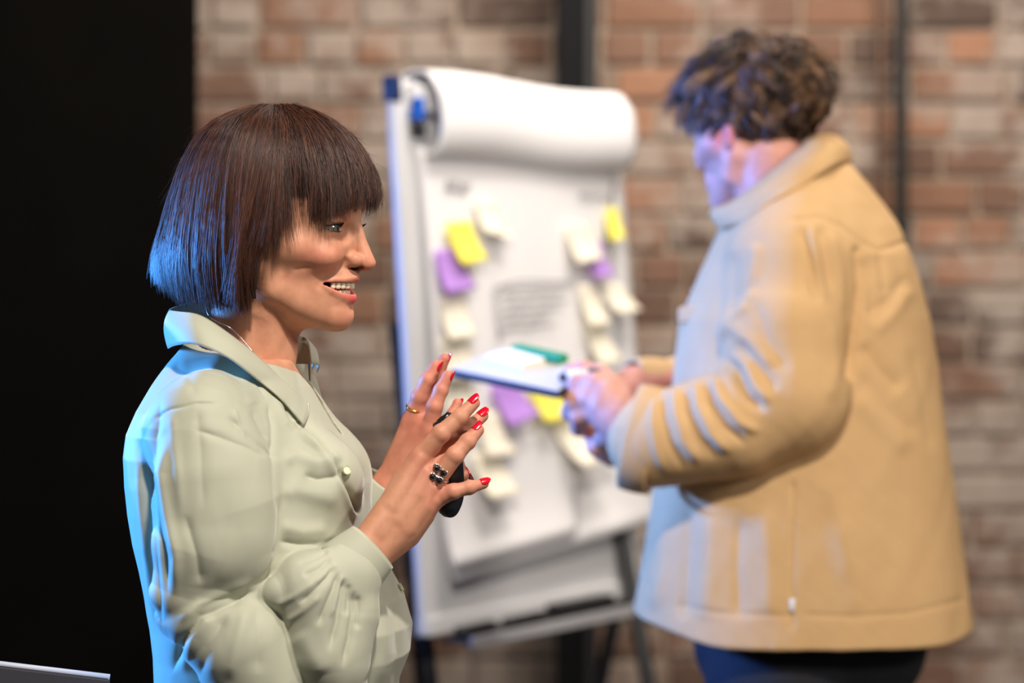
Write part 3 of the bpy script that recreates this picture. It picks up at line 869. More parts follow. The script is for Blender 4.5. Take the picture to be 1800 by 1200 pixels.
def build_blouse(root):
    def nodes(nt, b):
        mx = noise_var(nt, b, lin(172, 174, 154), lin(184, 185, 166), 9, 3, bump=0.12, bscale=1400, bdist=0.0004)
    m = mat('sage_satin', rough=0.6, spec=0.28, build=nodes)
    m.node_tree.nodes['Principled BSDF'].inputs['Sheen Weight'].default_value = 0.35
    m.node_tree.nodes['Principled BSDF'].inputs['Sheen Roughness'].default_value = 0.4
    V, Q = iso(f_blouse, (200, 560, -400), (760, 1300, 380), 2.3, slack=2.2)
    for it in range(2):                       # subdivide once, relax: finer cloth surface for the folds
        N = vnormals(V, Q)
        x, y = FW.screen(V)
        if it == 0:
            front = smoothstep(0.35, -0.05, N[:, 2])
            h = 1.0 * folds(x, y, BL_FOLDS) * front + 2.0 * swirl(V * v3(1.6, 0.5, 1), 150, 3) + 0.5 * swirl(V * v3(1.8, 0.5, 1), 60, 5)
            V = V + N * h[:, None].astype(F32)
    me = np_mesh('shirt', FW.world(V), Q)
    o = link('shirt', me, m, root)
    sm = o.modifiers.new('smooth', 'SMOOTH'); sm.factor = 0.5; sm.iterations = 1
    Wv = FW.world(V)
    bvh = BVHTree.FromPolygons([tuple(p) for p in Wv.tolist()], [tuple(q) for q in Q.tolist()])
    org = Vector((0, 0, CAM_H))
    def hit(u, v, out=0.0):
        d = (FW.wp(u, v, 0) - org).normalized()
        h_, n, i, dist = bvh.ray_cast(org, d)
        if h_ is None: return None, None
        if n.dot(d) > 0: n = -n
        return h_ + n * out, n
    org = Vector((0, 0, CAM_H))
    # ---- collar: a leaf folded over a stand, round the neck from near tip to far tip
    fold_ = resample([FW.wp(*p) for p in [(537, 706, -40), (500, 673, -72), (452, 628, -112), (402, 588, -130), (352, 556, -118), (312, 549, -75),
             (300, 545, -10), (312, 540, 50), (352, 530, 100), (410, 535, 128), (470, 560, 122), (515, 588, 100), (538, 598, 88), (546, 640, 60)]], 80)
    low_ = resample([FW.wp(*p) for p in [(527, 748, -58), (487, 700, -98), (446, 664, -142), (400, 628, -172), (350, 606, -168), (318, 606, -118),
             (304, 612, -10), (316, 606, 84), (360, 596, 140), (420, 606, 172), (490, 640, 150), (528, 668, 118), (548, 640, 104), (552, 656, 88)]], 80)
    rows = []
    for t in np.linspace(0, 1, 14):
        bow = math.sin(t * math.pi) * 0.004 + 0.004 * math.sin(t * math.pi * 0.5)
        R_ = fold_ * (1 - t) + low_ * t
        cen = np.array(FW.wp(430, 600, 0)); o_ = R_ - cen; o_[:, 2] = 0; o_ /= np.linalg.norm(o_, axis=1, keepdims=True) + 1e-9
        R_ = R_ + o_ * bow + np.array([0, 0, 0.003]) * math.sin(t * math.pi)
        wr = np.linspace(0, 1, 80)
        R_[:, 1] += 0.0022 * np.sin(wr * 95) * smoothstep(0.82, 0.9, wr) * (0.3 + t)
        if t > 0.15:
            for q in range(len(R_)):
                p = Vector(R_[q]); d = p - org; L = d.length; d.normalize()
                if q < 48:
                    h_, n_, i_, ds = bvh.ray_cast(org, d)
                    if h_ is not None and ds < L + 0.004 and L - ds < 0.16:
                        R_[q] = org + d * (ds - 0.0055 * t)
        rows.append(R_)
    cl = link('collar', loft(rows, thick=0.0016, name='collar'), m, root)
    inner = resample([FW.wp(*p) for p in [(540, 742, -28), (500, 712, -50), (455, 672, -85), (410, 634, -104), (365, 600, -95), (334, 596, -60),
             (322, 596, -8), (334, 590, 45), (368, 582, 84), (420, 590, 100), (474, 612, 96), (512, 650, 80), (530, 690, 66), (545, 716, 44)]], 80)
    rows = [fold_ * (1 - t) + inner * t for t in np.linspace(0.0, 1, 8)]
    rows[0] = fold_ + np.array([0, 0, 0.0004])
    link('collar_stand', loft(rows, thick=0.0012, name='collar_stand'), m, root)
    # ---- front edges of the placket: near edge strip and far lapel
    far = [[FW.wp(*p) for p in q] for q in [
        [(517, 640, 40), (541, 640, 66), (556, 668, 70)], [(528, 690, 30), (546, 690, 55), (566, 705, 62)], [(545, 722, 20), (560, 725, 45), (578, 745, 55)],
        [(566, 752, 10), (582, 765, 34), (594, 776, 48)], [(584, 786, 0), (600, 800, 24), (610, 804, 40)], [(606, 826, -8), (618, 838, 12), (630, 842, 28)]]]
    G = np.array([resample([tuple(p) for p in c], 12) for c in np.array([[tuple(p) for p in r_] for r_ in far]).transpose(1, 0, 2)])
    link('lapel', loft(G, thick=0.0014, name='lapel'), m, root)
    # ---- buttons
    m_b = mat('button', lin(196, 198, 158), 0.3)
    for i, (u, v) in enumerate([(607, 827), (646, 912), (722, 1032), (571, 742)]):
        p, n = hit(u, v, 0.0022)
        if i == 2: p, n = hit(702, 1034, 0.002)
        if p is None or i == 3: p = FW.wp(u, v, 40); n = Vector((0.6, -0.7, 0.3)).normalized()
        bm = bmesh.new()
        for r0, r1, z in ((0.0043, 0.0047, 0), (0.0047, 0.0043, 0.0009)):
            pass
        bmesh.ops.create_cone(bm, cap_ends=True, segments=20, radius1=0.0048, radius2=0.0044, depth=0.0018)
        bmesh.ops.inset_region(bm, faces=[f for f in bm.faces if f.normal.z > 0.9], thickness=0.001, depth=-0.0005)
        me = bpy.data.meshes.new('button'); bm.to_mesh(me); bm.free()
        b = link('button', me, m_b, root); b.location = p - root.location + Vector(root.location)
        b.rotation_euler = n.to_track_quat('Z', 'Y').to_euler()
    # ---- cuffs
    def cuff(c0, c1, r0, r1, sq, ref):
        c0, c1 = v3(*c0), v3(*c1); ax = c1 - c0; ax /= np.linalg.norm(ax)
        a = v3(*ref); a -= ax * (a @ ax); a /= np.linalg.norm(a); b = np.cross(ax, a)
        rows = []
        for t in np.linspace(0, 1, 10):
            r = r0 + (r1 - r0) * t + 1.2 * math.sin(t * math.pi)
            if t == 0: r -= 1.5
            th = np.linspace(0, 2 * math.pi, 65)[:-1]
            rr = r * (1 + 0.015 * np.sin(3 * th + 2 * t))
            rows.append(c0 + (c1 - c0) * t + rr[:, None] * (np.cos(th)[:, None] * a + sq * np.sin(th)[:, None] * b))
        return loft(FW.world(np.array(rows).reshape(-1, 3)).reshape(10, 64, 3), closed=True, thick=0.0016, name='cuff')
    at = FW.at
    cf = link('cuff', cuff(at(606, 1008, -182), at(654, 962, -166), 57.5, 46.5, 0.86, (0.5, 0.85, 0.0)), m, root)
    link('cuff', cuff(at(655, 884, 185), at(680, 850, 178), 50, 44, 0.9, (0.7, 0.6, 0.0)), m, root)
    # seam bead where the gathers meet the cuff
    c0 = v3(*at(607, 1007, -182)); ax = v3(*at(654, 962, -166)) - c0; ax /= np.linalg.norm(ax)
    a = v3(0.5, 0.85, 0); a -= ax * (a @ ax); a /= np.linalg.norm(a); b = np.cross(ax, a)
    link('cuff_seam', tube_mesh('cuff_seam', FW.world([c0 + 57.6 * (math.cos(q) * a + 0.86 * math.sin(q) * b) for q in np.linspace(0, 6.2832, 65)]), 0.0009, 6, False), m, cf)
    # necklace thread at the nape
    pts = resample([FW.wp(*p) for p in [(362, 540, -60), (368, 556, -76), (384, 566, -84), (410, 580, -90), (450, 625, -78)]], 20)
    link('necklace', tube_mesh('necklace', pts, 0.0006, 6), mat('necklace_metal', (0.8, 0.82, 0.85), 0.2, 1.0), root)
    # trousers and shoes, below the frame
    def f_tr(P):
        d = d_ell(P, (485, 1420, 0), (205, 220, 225))
        for sg in (-1, 1):
            d = smin(d, d_tube(P, [(480, 1480, sg * 105), (500, 2050, sg * 120), (480, 2880, sg * 130)], [120, 85, 62]), 30)
        return smax(d, 1270 - P[:, 1], 4)
    V, Q = iso(f_tr, (240, 1260, -300), (740, 2960, 300), 14)
    link('trousers', np_mesh('trousers', FW.world(V), Q), mat('dark_trousers', (0.012, 0.012, 0.015), 0.8), root)
    for sg in (-1, 1):
        def f_s(P, sg=sg): return smax(smin(d_ell(P, (480, 2950, sg * 130), (62, 60, 52)), d_ell(P, (590, 2966, sg * 140), (130, 40, 54)), 30), P[:, 1] - 2983, 3)
        V, Q = iso(f_s, (380, 2860, sg * 130 - 90), (760, 3000, sg * 130 + 90), 8)
        link('shoe', np_mesh('shoe', FW.world(V), Q), mat('black_leather', (0.01, 0.01, 0.01), 0.35), root)
# ================================================================ ROOM
def build_room():
    WY = 5.9
    def plane_box(name, x0, x1, y0, y1, z0, z1, m, kind='structure'):
        me = box_mesh(name, x1 - x0, y1 - y0, z1 - z0)
        o = link(name, me, m); o.location = ((x0 + x1) / 2, (y0 + y1) / 2, (z0 + z1) / 2)
        return tag(o, kind=kind)
    m_floor = mat('floor', (0.05, 0.05, 0.052), 0.6, build=lambda nt, b: noise_var(nt, b, (0.045, 0.044, 0.043), (0.075, 0.072, 0.07), 2.5, 6, bump=0.1))
    plane_box('floor', -4, 4.5, -2.5, 6.2, -0.1, 0, m_floor)
    m_ceil = mat('ceiling', (0.03, 0.03, 0.032), 0.9, build=lambda nt, b: noise_var(nt, b, (0.025, 0.025, 0.027), (0.04, 0.04, 0.042), 3, 4))
    plane_box('ceiling', -4, 4.5, -2.5, 6.2, 3.6, 3.7, m_ceil)
    m_black = mat('black_paint', (0.0055, 0.005, 0.0045), 0.9, spec=0.0, build=lambda nt, b: noise_var(nt, b, (0.005, 0.0046, 0.0042), (0.0075, 0.0066, 0.006), 6, 5, bump=0.15, bscale=60))
    plane_box('wall_left', -4, -0.661, 4.98, 5.10, 0, 3.6, m_black)
    # limewashed brick: one mask in world space runs over bricks and joints alike
    def wash(nt, b, base_out, lo=0.47, hi=0.60, amt=0.85, c=(190, 176, 164)):
        ge = N_(nt, 'ShaderNodeNewGeometry')
        n1 = N_(nt, 'ShaderNodeTexNoise'); n1.inputs['Scale'].default_value = 3.6; n1.inputs['Detail'].default_value = 9; n1.inputs['Roughness'].default_value = 0.68
        nt.links.new(ge.outputs['Position'], n1.inputs['Vector'])
        cr = N_(nt, 'ShaderNodeMapRange'); cr.inputs['From Min'].default_value = lo; cr.inputs['From Max'].default_value = hi; cr.inputs['To Max'].default_value = amt; cr.inputs['To Min'].default_value = 0.12
        nt.links.new(n1.outputs['Fac'], cr.inputs['Value'])
        n2 = N_(nt, 'ShaderNodeTexNoise'); n2.inputs['Scale'].default_value = 11; n2.inputs['Detail'].default_value = 5
        nt.links.new(ge.outputs['Position'], n2.inputs['Vector'])
        wc = N_(nt, 'ShaderNodeMix', data_type='RGBA'); wc.inputs[6].default_value = (*lin(c[0] - 40, c[1] - 40, c[2] - 38), 1); wc.inputs[7].default_value = (*lin(*c), 1)
        nt.links.new(n2.outputs['Fac'], wc.inputs[0])
        mx = N_(nt, 'ShaderNodeMix', data_type='RGBA')
        nt.links.new(cr.outputs[0], mx.inputs[0]); nt.links.new(base_out, mx.inputs[6]); nt.links.new(wc.outputs[2], mx.inputs[7])
        nt.links.new(mx.outputs[2], b.inputs['Base Color'])
        bp = N_(nt, 'ShaderNodeBump'); bp.inputs['Strength'].default_value = 0.5; bp.inputs['Distance'].default_value = 0.004
        n3 = N_(nt, 'ShaderNodeTexNoise'); n3.inputs['Scale'].default_value = 55; n3.inputs['Detail'].default_value = 5
        nt.links.new(ge.outputs['Position'], n3.inputs['Vector']); nt.links.new(n3.outputs['Fac'], bp.inputs['Height'])
        nt.links.new(bp.outputs['Normal'], b.inputs['Normal'])
    def brick_mat(name, c1, c2, lo=0.46, hi=0.54, amt=0.88):
        def nodes(nt, b):
            oi = N_(nt, 'ShaderNodeObjectInfo'); ge = N_(nt, 'ShaderNodeNewGeometry')
            no = N_(nt, 'ShaderNodeTexNoise'); no.inputs['Scale'].default_value = 16; no.inputs['Detail'].default_value = 6
            nt.links.new(ge.outputs['Position'], no.inputs['Vector'])
            mx = N_(nt, 'ShaderNodeMix', data_type='RGBA'); mx.inputs[6].default_value = (*lin(*c1), 1); mx.inputs[7].default_value = (*lin(*c2), 1)
            nt.links.new(no.outputs['Fac'], mx.inputs[0])
            hs = N_(nt, 'ShaderNodeHueSaturation'); mr = N_(nt, 'ShaderNodeMapRange'); mr.inputs['To Min'].default_value = 0.72; mr.inputs['To Max'].default_value = 1.25
            nt.links.new(oi.outputs['Random'], mr.inputs['Value']); nt.links.new(mr.outputs[0], hs.inputs['Value']); nt.links.new(mx.outputs[2], hs.inputs['Color'])
            wash(nt, b, hs.outputs['Color'], lo, hi, amt)
        return mat(name, rough=0.9, spec=0.2, build=nodes)
    mats = [brick_mat('brick_orange', (138, 94, 70), (156, 114, 88), 0.49, 0.58, 0.75), brick_mat('brick_brown', (100, 70, 56), (126, 92, 74)),
            brick_mat('brick_dark', (72, 56, 50), (94, 72, 62), 0.48, 0.56), brick_mat('brick_limed', (132, 110, 96), (156, 136, 120), 0.44, 0.52)]
    def mortar_nodes(nt, b):
        rgb = N_(nt, 'ShaderNodeRGB'); rgb.outputs[0].default_value = (*lin(160, 142, 124), 1)
        wash(nt, b, rgb.outputs[0], 0.4, 0.6, 0.8)
    m_mortar = mat('mortar', rough=0.95, spec=0.15, build=mortar_nodes)
    wall = plane_box('wall_back', -3.2, 3.6, WY + 0.012, WY + 0.2, 0, 3.6, m_mortar)
    wp = Vector(wall.location)
    r = random.Random(11)
    def brick(L):
        bm = bmesh.new(); bmesh.ops.create_cube(bm, size=1)
        bmesh.ops.scale(bm, vec=(L, 0.06, 0.076), verts=bm.verts)
        for v in bm.verts: v.co += Vector((r.uniform(-.004, .004), r.uniform(-.003, .003), r.uniform(-.003, .003)))
        bmesh.ops.bevel(bm, geom=list(bm.edges), offset=0.006, segments=1, affect='EDGES')
        me = bpy.data.meshes.new('brick'); bm.to_mesh(me); bm.free(); return me
    protos = {}
    for L in (0.228, 0.108):
        for k in range(3):
            for mi, m in enumerate(mats):
                me = brick(L); me.materials.append(m); protos[(L, k, mi)] = me
    rest = bmesh.new(); n_single = 0
    course = 0.0903; z0 = 1.45 - (1194 - 520) / FPX * WY - 7 * course + 0.004
    row = 0; z = z0
    while z < 0.03: z += course
    rest_faces = []
    while z < 3.55:
        x = -3.18 + r.uniform(-0.2, 0) ; header_row = (row % 5 == 2)
        while x < 3.55:
            L = 0.108 if (header_row or r.random() < 0.16) else 0.228
            cx = x + L / 2
            u = 900 + cx / WY * FPX; v = 520 - (z - 1.45) / WY * FPX
            inside = 300 < u < 1860 and -35 < v < 1235
            # tint by where the brick lies in the wall
            q = r.random(); warm = 0.42 if u > 1040 and v < 480 else (0.16 if u > 1040 else 0.10)
            mi = 0 if q < warm else (1 if q < warm + 0.44 else (2 if q < warm + 0.60 else 3))
            if inside and n_single < 298:
                o = bpy.data.objects.new('brick', protos[(L, r.randrange(3), mi)]); COL.objects.link(o)
                o.parent = wall; o.location = Vector((cx, WY - 0.004 + r.uniform(-.003, .004) + 0.03, z)) - wp
                n_single += 1
            elif cx - L / 2 > -3.2 and cx + L / 2 < 3.6:
                res = bmesh.ops.create_cube(rest, size=1)
                bmesh.ops.scale(rest, vec=(L, 0.06, 0.076), verts=res['verts'])
                bmesh.ops.translate(rest, vec=(cx - wp.x, WY + 0.018 - wp.y, z - wp.z), verts=res['verts'])
                for f in {f for v_ in res['verts'] for f in v_.link_faces}: f.material_index = mi
            x += L + 0.012
        z += course; row += 1
    me = bpy.data.meshes.new('brickwork'); rest.to_mesh(me); rest.free()
    for m in mats: me.materials.append(m)
    o = bpy.data.objects.new('brickwork', me); COL.objects.link(o); o.parent = wall; o['kind'] = 'stuff'
    print('bricks', n_single)
    # steel column
    m_steel = mat('black_steel', (0.006, 0.006, 0.007), 0.7, spec=0.15)
    cx = (1013 - 900) / FPX * 5.72; w = 0.096
    c = tag(empty('steel_column', (cx, 5.72, 0)), 'black steel column running floor to ceiling behind the flip chart', 'column')
    for nm, sx, sy, dy in (('flange', w, 0.012, -0.05), ('flange', w, 0.012, 0.05), ('web', 0.008, 0.09, 0)):
        o = link(nm, box_mesh(nm, sx, sy, 3.58, 0.001, center=(0, dy, 1.79)), m_steel, c); o.matrix_parent_inverse = Matrix()
    o = link('side_highlight', box_mesh('side_highlight', 0.020, 0.012, 3.58, 0.002, center=(0.030, -0.061, 1.79)), mat('highlight_grey', (0.02, 0.02, 0.023), 0.6), c); o.matrix_parent_inverse = Matrix()  # added strip: the lighter highlight down the column's right side, painted as grey
    # pipes on the brick wall
    def pipe(name, u, dia, y, m, label):
        x = (u - 900) / FPX * y
        c = tag(empty(name, (x, y, 0)), label, 'pipe')
        for nm, me in (('tube', tube_mesh('tube', [(0, 0, 0.0), (0, 0, 1.8), (0, 0, 3.58)], dia / 2, 16)),):
            o = link(nm, me, m, c); o.matrix_parent_inverse = Matrix()
        for zz in (0.45, 1.62, 2.75):
            o = link('clamp', box_mesh('clamp', dia * 1.5, 5.885 - y + dia * .3, 0.022, 0.002, center=(0, (5.885 - y) / 2 , zz)), m, c); o.matrix_parent_inverse = Matrix()
    pipe('conduit_pipe', 1583, 0.034, 5.80, mat('dark_pipe', lin(34, 30, 27), 0.6), 'thick dark pipe on the brick wall behind the right shoulder')
    pipe('conduit_pipe', 1547, 0.020, 5.84, mat('brown_pipe', lin(92, 66, 50), 0.6), 'thin brown pipe left of the thick dark pipe')
    # laptop on a tall table, lower left
    m_lap = mat('laptop_metal', lin(120, 118, 124), 0.35, 0.6)
    a = FW.wp(-160, 1150, -40); b = FW.wp(191, 1192, -10); ux = Vector((b.x - a.x, b.y - a.y, 0)).normalized()
    zt = 0.84
    t = tag(empty('high_table', (b.x - 0.32, 2.45, 0)), 'dark high table under the laptop at the lower left', 'table')
    m_tab = mat('dark_table', (0.02, 0.018, 0.017), 0.5)
    o = link('tabletop', box_mesh('tabletop', 0.62, 0.5, 0.03, 0.004, center=(0, 0, zt - 0.015)), m_tab, t); o.matrix_parent_inverse = Matrix()
    for sx in (-0.27, 0.27):
        for sy in (-0.21, 0.21):
            o = link('leg', box_mesh('leg', 0.035, 0.035, zt - 0.03, 0.003, center=(sx, sy, (zt - 0.03) / 2)), m_tab, t); o.matrix_parent_inverse = Matrix()
    lp = tag(empty('laptop', (b.x, b.y, zt)), 'open laptop at the lower left, its lid edge lit blue', 'laptop')
    # lid: from its top edge a..b down to the hinge
    def slab(name, p0, p1, p2, p3, th, m, par):
        P = [Vector(p) for p in (p0, p1, p2, p3)]; n = (P[1] - P[0]).cross(P[3] - P[0]).normalized() * th
        bm = bmesh.new(); vs = [bm.verts.new(p) for p in P] + [bm.verts.new(p + n) for p in P]
        for f in ((0, 1, 2, 3), (7, 6, 5, 4), (0, 4, 5, 1), (1, 5, 6, 2), (2, 6, 7, 3), (3, 7, 4, 0)): bm.faces.new([vs[i] for i in f])
        bmesh.ops.recalc_face_normals(bm, faces=bm.faces)
        bmesh.ops.bevel(bm, geom=list(bm.edges), offset=min(abs(th) * 0.3, 0.002), segments=2, affect='EDGES')
        me = bpy.data.meshes.new(name); bm.to_mesh(me); bm.free()
        return link(name, me, m, par)
    hinge_off = Vector((0.0, 0.05, 0))
    b0 = Vector((b.x, b.y, zt + 0.008)) + hinge_off; a0 = Vector((a.x, a.y, zt + 0.008)) + hinge_off
    slab('lid', a0, b0, b, a, 0.006, m_lap, lp)
    fw = Vector((ux.y, -ux.x, 0)) * -0.23
    link('lid_edge', tube_mesh('lid_edge', [a, a.lerp(b, 0.5), b], 0.0034, 12), mat('light_catch_edge', lin(200, 200, 204), 0.45), lp)  # paler rounded tube added along the lid top to catch the blue light
    slab('base', a0 + Vector((0, 0, 0.0)), b0, b0 + fw, a0 + fw, -0.008, m_lap, lp)
    e1 = a0.lerp(a, 0.06).lerp(b0.lerp(b, 0.06), 0.03)
# ================================================================ FLIP CHART
def build_easel():
    B0 = Vector((-0.155, 4.25, 0.855))
    e1 = Vector((0.409, 0.60, 0)).normalized(); away = Vector((-e1.y, e1.x, 0))
    tl = math.radians(4.1)
    e3 = (Vector((0, 0, 1)) * math.cos(tl) + away * math.sin(tl)).normalized()
    e2 = e3.cross(e1).normalized() * 1.0           # away from the viewer
    if e2.dot(away) < 0: e2 = -e2
    M = Matrix((e1, e2, e3)).transposed()
    org = Vector((0, 0, CAM_H))
    Wd, Hh = 0.715, 0.985
    def w(x, y, z): return B0 + M @ Vector((x, y, z))
    def bp(u, v, off=0.0):
        """board coordinates (x, z) seen at pixel (u, v) on the plane `off` in front of the panel"""
        d = Vector(((u - 900) / FPX, 1, (HZ - v) / FPX)); p0 = w(0, -off, 0)
        t = (p0 - org).dot(e2) / d.dot(e2); p = org + d * t - B0
        return p.dot(e1), p.dot(e3)
    root = tag(empty('flip_chart', (0.0, 4.5, 0)), 'white flip chart easel hung with paper, between the two people', 'flip chart')
    m_white = mat('white_enamel', lin(222, 222, 224), 0.35)
    m_alu = mat('pale_metal', lin(196, 196, 200), 0.35, 0.3)
    m_blk = mat('black_plastic', (0.012, 0.012, 0.014), 0.5)
    m_blue = mat('blue_plastic', lin(0, 92, 200), 0.4)
    m_navy = mat('navy_plastic', lin(26, 42, 84), 0.4)
    def paper_nodes(nt, b): noise_var(nt, b, lin(236, 234, 236), lin(244, 243, 244), 4, 2)
    m_paper = mat('chart_paper', rough=0.75, spec=0.2, build=paper_nodes)
    def bx(name, x0, x1, y0, y1, z0, z1, m, bev=0.002, par=root):
        me = box_mesh(name, x1 - x0, y1 - y0, z1 - z0, bev, 2, ((x0 + x1) / 2, (y0 + y1) / 2, (z0 + z1) / 2))
        me.transform(M.to_4x4()); me.transform(Matrix.Translation(B0))
        return link(name, me, m, par)
    def L(pts): return [tuple(w(*p)) for p in pts]
    bx('panel', 0, Wd, 0, 0.011, 0, Hh, m_white)
    bx('side_rail', -0.006, 0.046, -0.006, 0.012, -0.004, Hh - 0.01, m_white, 0.005)
    bx('side_rail', Wd - 0.042, Wd + 0.006, -0.010, 0.030, -0.004, Hh - 0.01, m_white, 0.005)
    bx('bottom_rail', 0.0, Wd, -0.012, 0.02, -0.006, 0.028, m_white, 0.004)
    bx('corner_cap', -0.009, 0.016, -0.012, 0.018, Hh - 0.045, Hh + 0.004, m_navy, 0.006)
    bx('clamp_bar', 0.03, Wd - 0.03, -0.022, 0.0, Hh - 0.06, Hh - 0.012, m_white, 0.004)
    bx('blue_clamp', 0.030, 0.050, -0.034, -0.01, Hh - 0.078, Hh - 0.036, m_blue, 0.005)
    bx('clamp_foot', 0.034, 0.052, -0.032, -0.008, Hh - 0.108, Hh - 0.080, m_blk, 0.004)
    # pages turned over the top: a loose roll in front of the bar, running on down the back
    prof = [(-0.012, -0.135), (-0.026, -0.140), (-0.045, -0.128), (-0.057, -0.100), (-0.060, -0.066), (-0.056, -0.030), (-0.042, -0.004), (-0.025, 0.014), (0.012, 0.018), (0.034, 0.004), (0.044, -0.05), (0.046, -0.30), (0.050, -0.62)]
    prof = resample([(a, b, 0) for a, b in prof], 44)[:, :2]
    rows = []
    for i, x in enumerate(np.linspace(0.066, Wd + 0.012, 30)):
        tt = i / 29; rows.append([w(x, y * (1 + 0.05 * math.sin(tt * 9)) , Hh + z + 0.004 * math.sin(tt * 7)) for y, z in prof])
    link('turned_pages', loft(rows, thick=0.006, name='turned_pages'), m_paper, root)
    # the sheets hanging in front
    def sheet(name, quad, off0, off1, curl, par=root, nx=26, nz=40, m=m_paper):
        """quad: pixel corners tl, tr, br, bl"""
        q = [bp(*c, 0.01) for c in quad]
        rows = []
        for j in range(nz):
            t = j / (nz - 1); r = []
            for i in range(nx):
                s = i / (nx - 1)
                x = (q[0][0] * (1 - s) + q[1][0] * s) * (1 - t) + (q[3][0] * (1 - s) + q[2][0] * s) * t
                z = (q[0][1] * (1 - s) + q[1][1] * s) * (1 - t) + (q[3][1] * (1 - s) + q[2][1] * s) * t
                o = off0 + (off1 - off0) * t + curl * max(0, (t - 0.86) / 0.14) ** 2 + 0.003 * math.sin(5 * t + 3 * s)
                r.append(w(x, -o, z))
            rows.append(r)
        return link(name, loft(rows, thick=0.0012, name=name), m, par)
    sheet('paper_sheet', [(736, 262), (1096, 288), (1142, 912), (782, 1020)], 0.006, 0.014, 0.020)
    sheet('paper_sheet', [(738, 258), (1088, 284), (986, 936), (774, 1000)], 0.010, 0.030, 0.016)
    # pen tray
    bx('pen_tray', 0.03, 0.58, -0.076, -0.008, -0.022, -0.012, m_blk, 0.002)
    bx('tray_lip', 0.03, 0.58, -0.081, -0.075, -0.030, -0.010, m_alu, 0.002)
    m_ink = mat('marker_grey', (0.02, 0.02, 0.022), 0.4)
    for i, (x0, x1) in enumerate([(0.050, 0.165), (0.20, 0.33), (0.36, 0.55)]):
        lab = ['black marker nearest the left end of the flip chart tray', 'black marker lying in the middle of the flip chart tray', 'long black board eraser at the right end of the tray'][i]
        if i < 2:
            e = tag(empty('marker_pen', w(x0, -0.036, -0.002)), lab, 'marker', 'black things lying in the flip chart tray')
            e_ = link('barrel', tube_mesh('barrel', L([(x0, -0.036, -0.002), (x0 + 0.002, -0.036, -0.002), (x1 - 0.05, -0.036, -0.002), (x1 - 0.046, -0.036, -0.002)]), [0.007, 0.0095, 0.0095, 0.008], 14), m_ink, e)
            link('cap', tube_mesh('cap', L([(x1 - 0.048, -0.036, -0.002), (x1 - 0.046, -0.036, -0.002), (x1 - 0.004, -0.036, -0.002), (x1, -0.036, -0.002)]), [0.0095, 0.0102, 0.0095, 0.007], 14), m_blk, e)
        else:
            e = tag(empty('board_eraser', w(x0, -0.036, -0.002)), lab, 'eraser', 'black things lying in the flip chart tray')
            bx('handle', x0, x1, -0.056, -0.018, 0.0, 0.014, m_blk, 0.004, e)
            bx('felt_pad', x0 + 0.004, x1 - 0.004, -0.054, -0.020, -0.011, 0.0, m_ink, 0.001, e)
    # legs
    def leg(p0, p1):
        p0, p1 = Vector(p0), Vector(p1)
        d = p1 - p0; f = p0 + d * ((p0.z - 0.012) / (p0.z - p1.z))
        l_ = link('leg', tube_mesh('leg', [p0, p0.lerp(f, 0.5), f], 0.016, 12), m_blk, root)
        link('foot', ball_mesh('foot', 0.026, 14, 8, (1, 1, 0.45)), m_blk, l_).location = f - Vector((0, 0, 0.0))
    def wp(u, v, y): return Vector(((u - 900) / FPX * y, y, CAM_H - (v - HZ) / FPX * y))
    leg(w(0.02, 0.035, 0.55), wp(754, 1200, 4.34))
    leg(w(0.02, 0.035, 0.30), wp(742, 1200, 4.60))
    leg(wp(1092, 1040, 4.98), wp(1056, 1200, 5.10))
    leg(w(0.66, 0.03, 0.4), wp(1140, 1200, 4.74))
    # writing: hand lettering and a sketch, as the blurred pen strokes read
    m_pen = mat('marker_ink', lin(96, 92, 100), 0.7)
    strokes = []
    def stroke(pts, par=root):
        q = [bp(u, v, 0.0) for u, v in pts]
        strokes.append([(x, z) for x, z in q])
    rr = random.Random(5)
    def scribble(u0, v0, u1, v1, n, amp):
        """a line of joined-up handwriting"""
        pts = []
        for i in range(n * 4):
            t = i / (n * 4 - 1)
            pts.append((u0 + (u1 - u0) * t + rr.uniform(-1, 1) * amp * .3, v0 + (v1 - v0) * t + math.sin(i * 1.9) * amp * rr.uniform(.4, 1)))
        stroke(pts)
    scribble(768, 322, 812, 330, 5, 9); scribble(766, 334, 806, 340, 4, 5)
    scribble(1002, 344, 1066, 352, 8, 8)
    for k in range(6): scribble(858 + 4 * k % 9, 508 + 15 * k, 955 + rr.uniform(-14, 26), 502 + 14 * k, 8, 6)
    stroke([(850, 508), (852, 560), (860, 602)]); stroke([(856, 512), (860, 598)])
    stroke([(850, 508), (900, 496), (985, 498)]); scribble(806, 965, 812, 985, 2, 8)
    scribble(1000, 700, 1060, 690, 6, 6)
    me_v, me_f = [], []
    o0 = 0.0
    def ink_ribbon(pl, wd=0.0027):
        p = resample([(a, b, 0) for a, b in pl], len(pl) * 4)[:, :2]
        T = np.gradient(p, axis=0); T /= np.linalg.norm(T, axis=1, keepdims=True) + 1e-9
        Nn = np.stack([-T[:, 1], T[:, 0]], 1) * wd / 2
        b0 = len(me_v)
        for a, n in zip(p, Nn):
            z_t = (0.83 - a[1]) / 0.9; off = 0.0155 + 0.020 * max(0, z_t) + 0.004
            me_v.append(tuple(w(a[0] + n[0], -off, a[1] + n[1]))); me_v.append(tuple(w(a[0] - n[0], -off, a[1] - n[1])))
        for i in range(len(p) - 1): me_f.append((b0 + 2 * i, b0 + 2 * i + 1, b0 + 2 * i + 3, b0 + 2 * i + 2))
    for s_ in strokes:
        me_v.clear(); me_f.clear(); ink_ribbon(s_)
        link('handwriting', np_mesh('handwriting', np.array(me_v), np.array(me_f), False), m_pen, root)
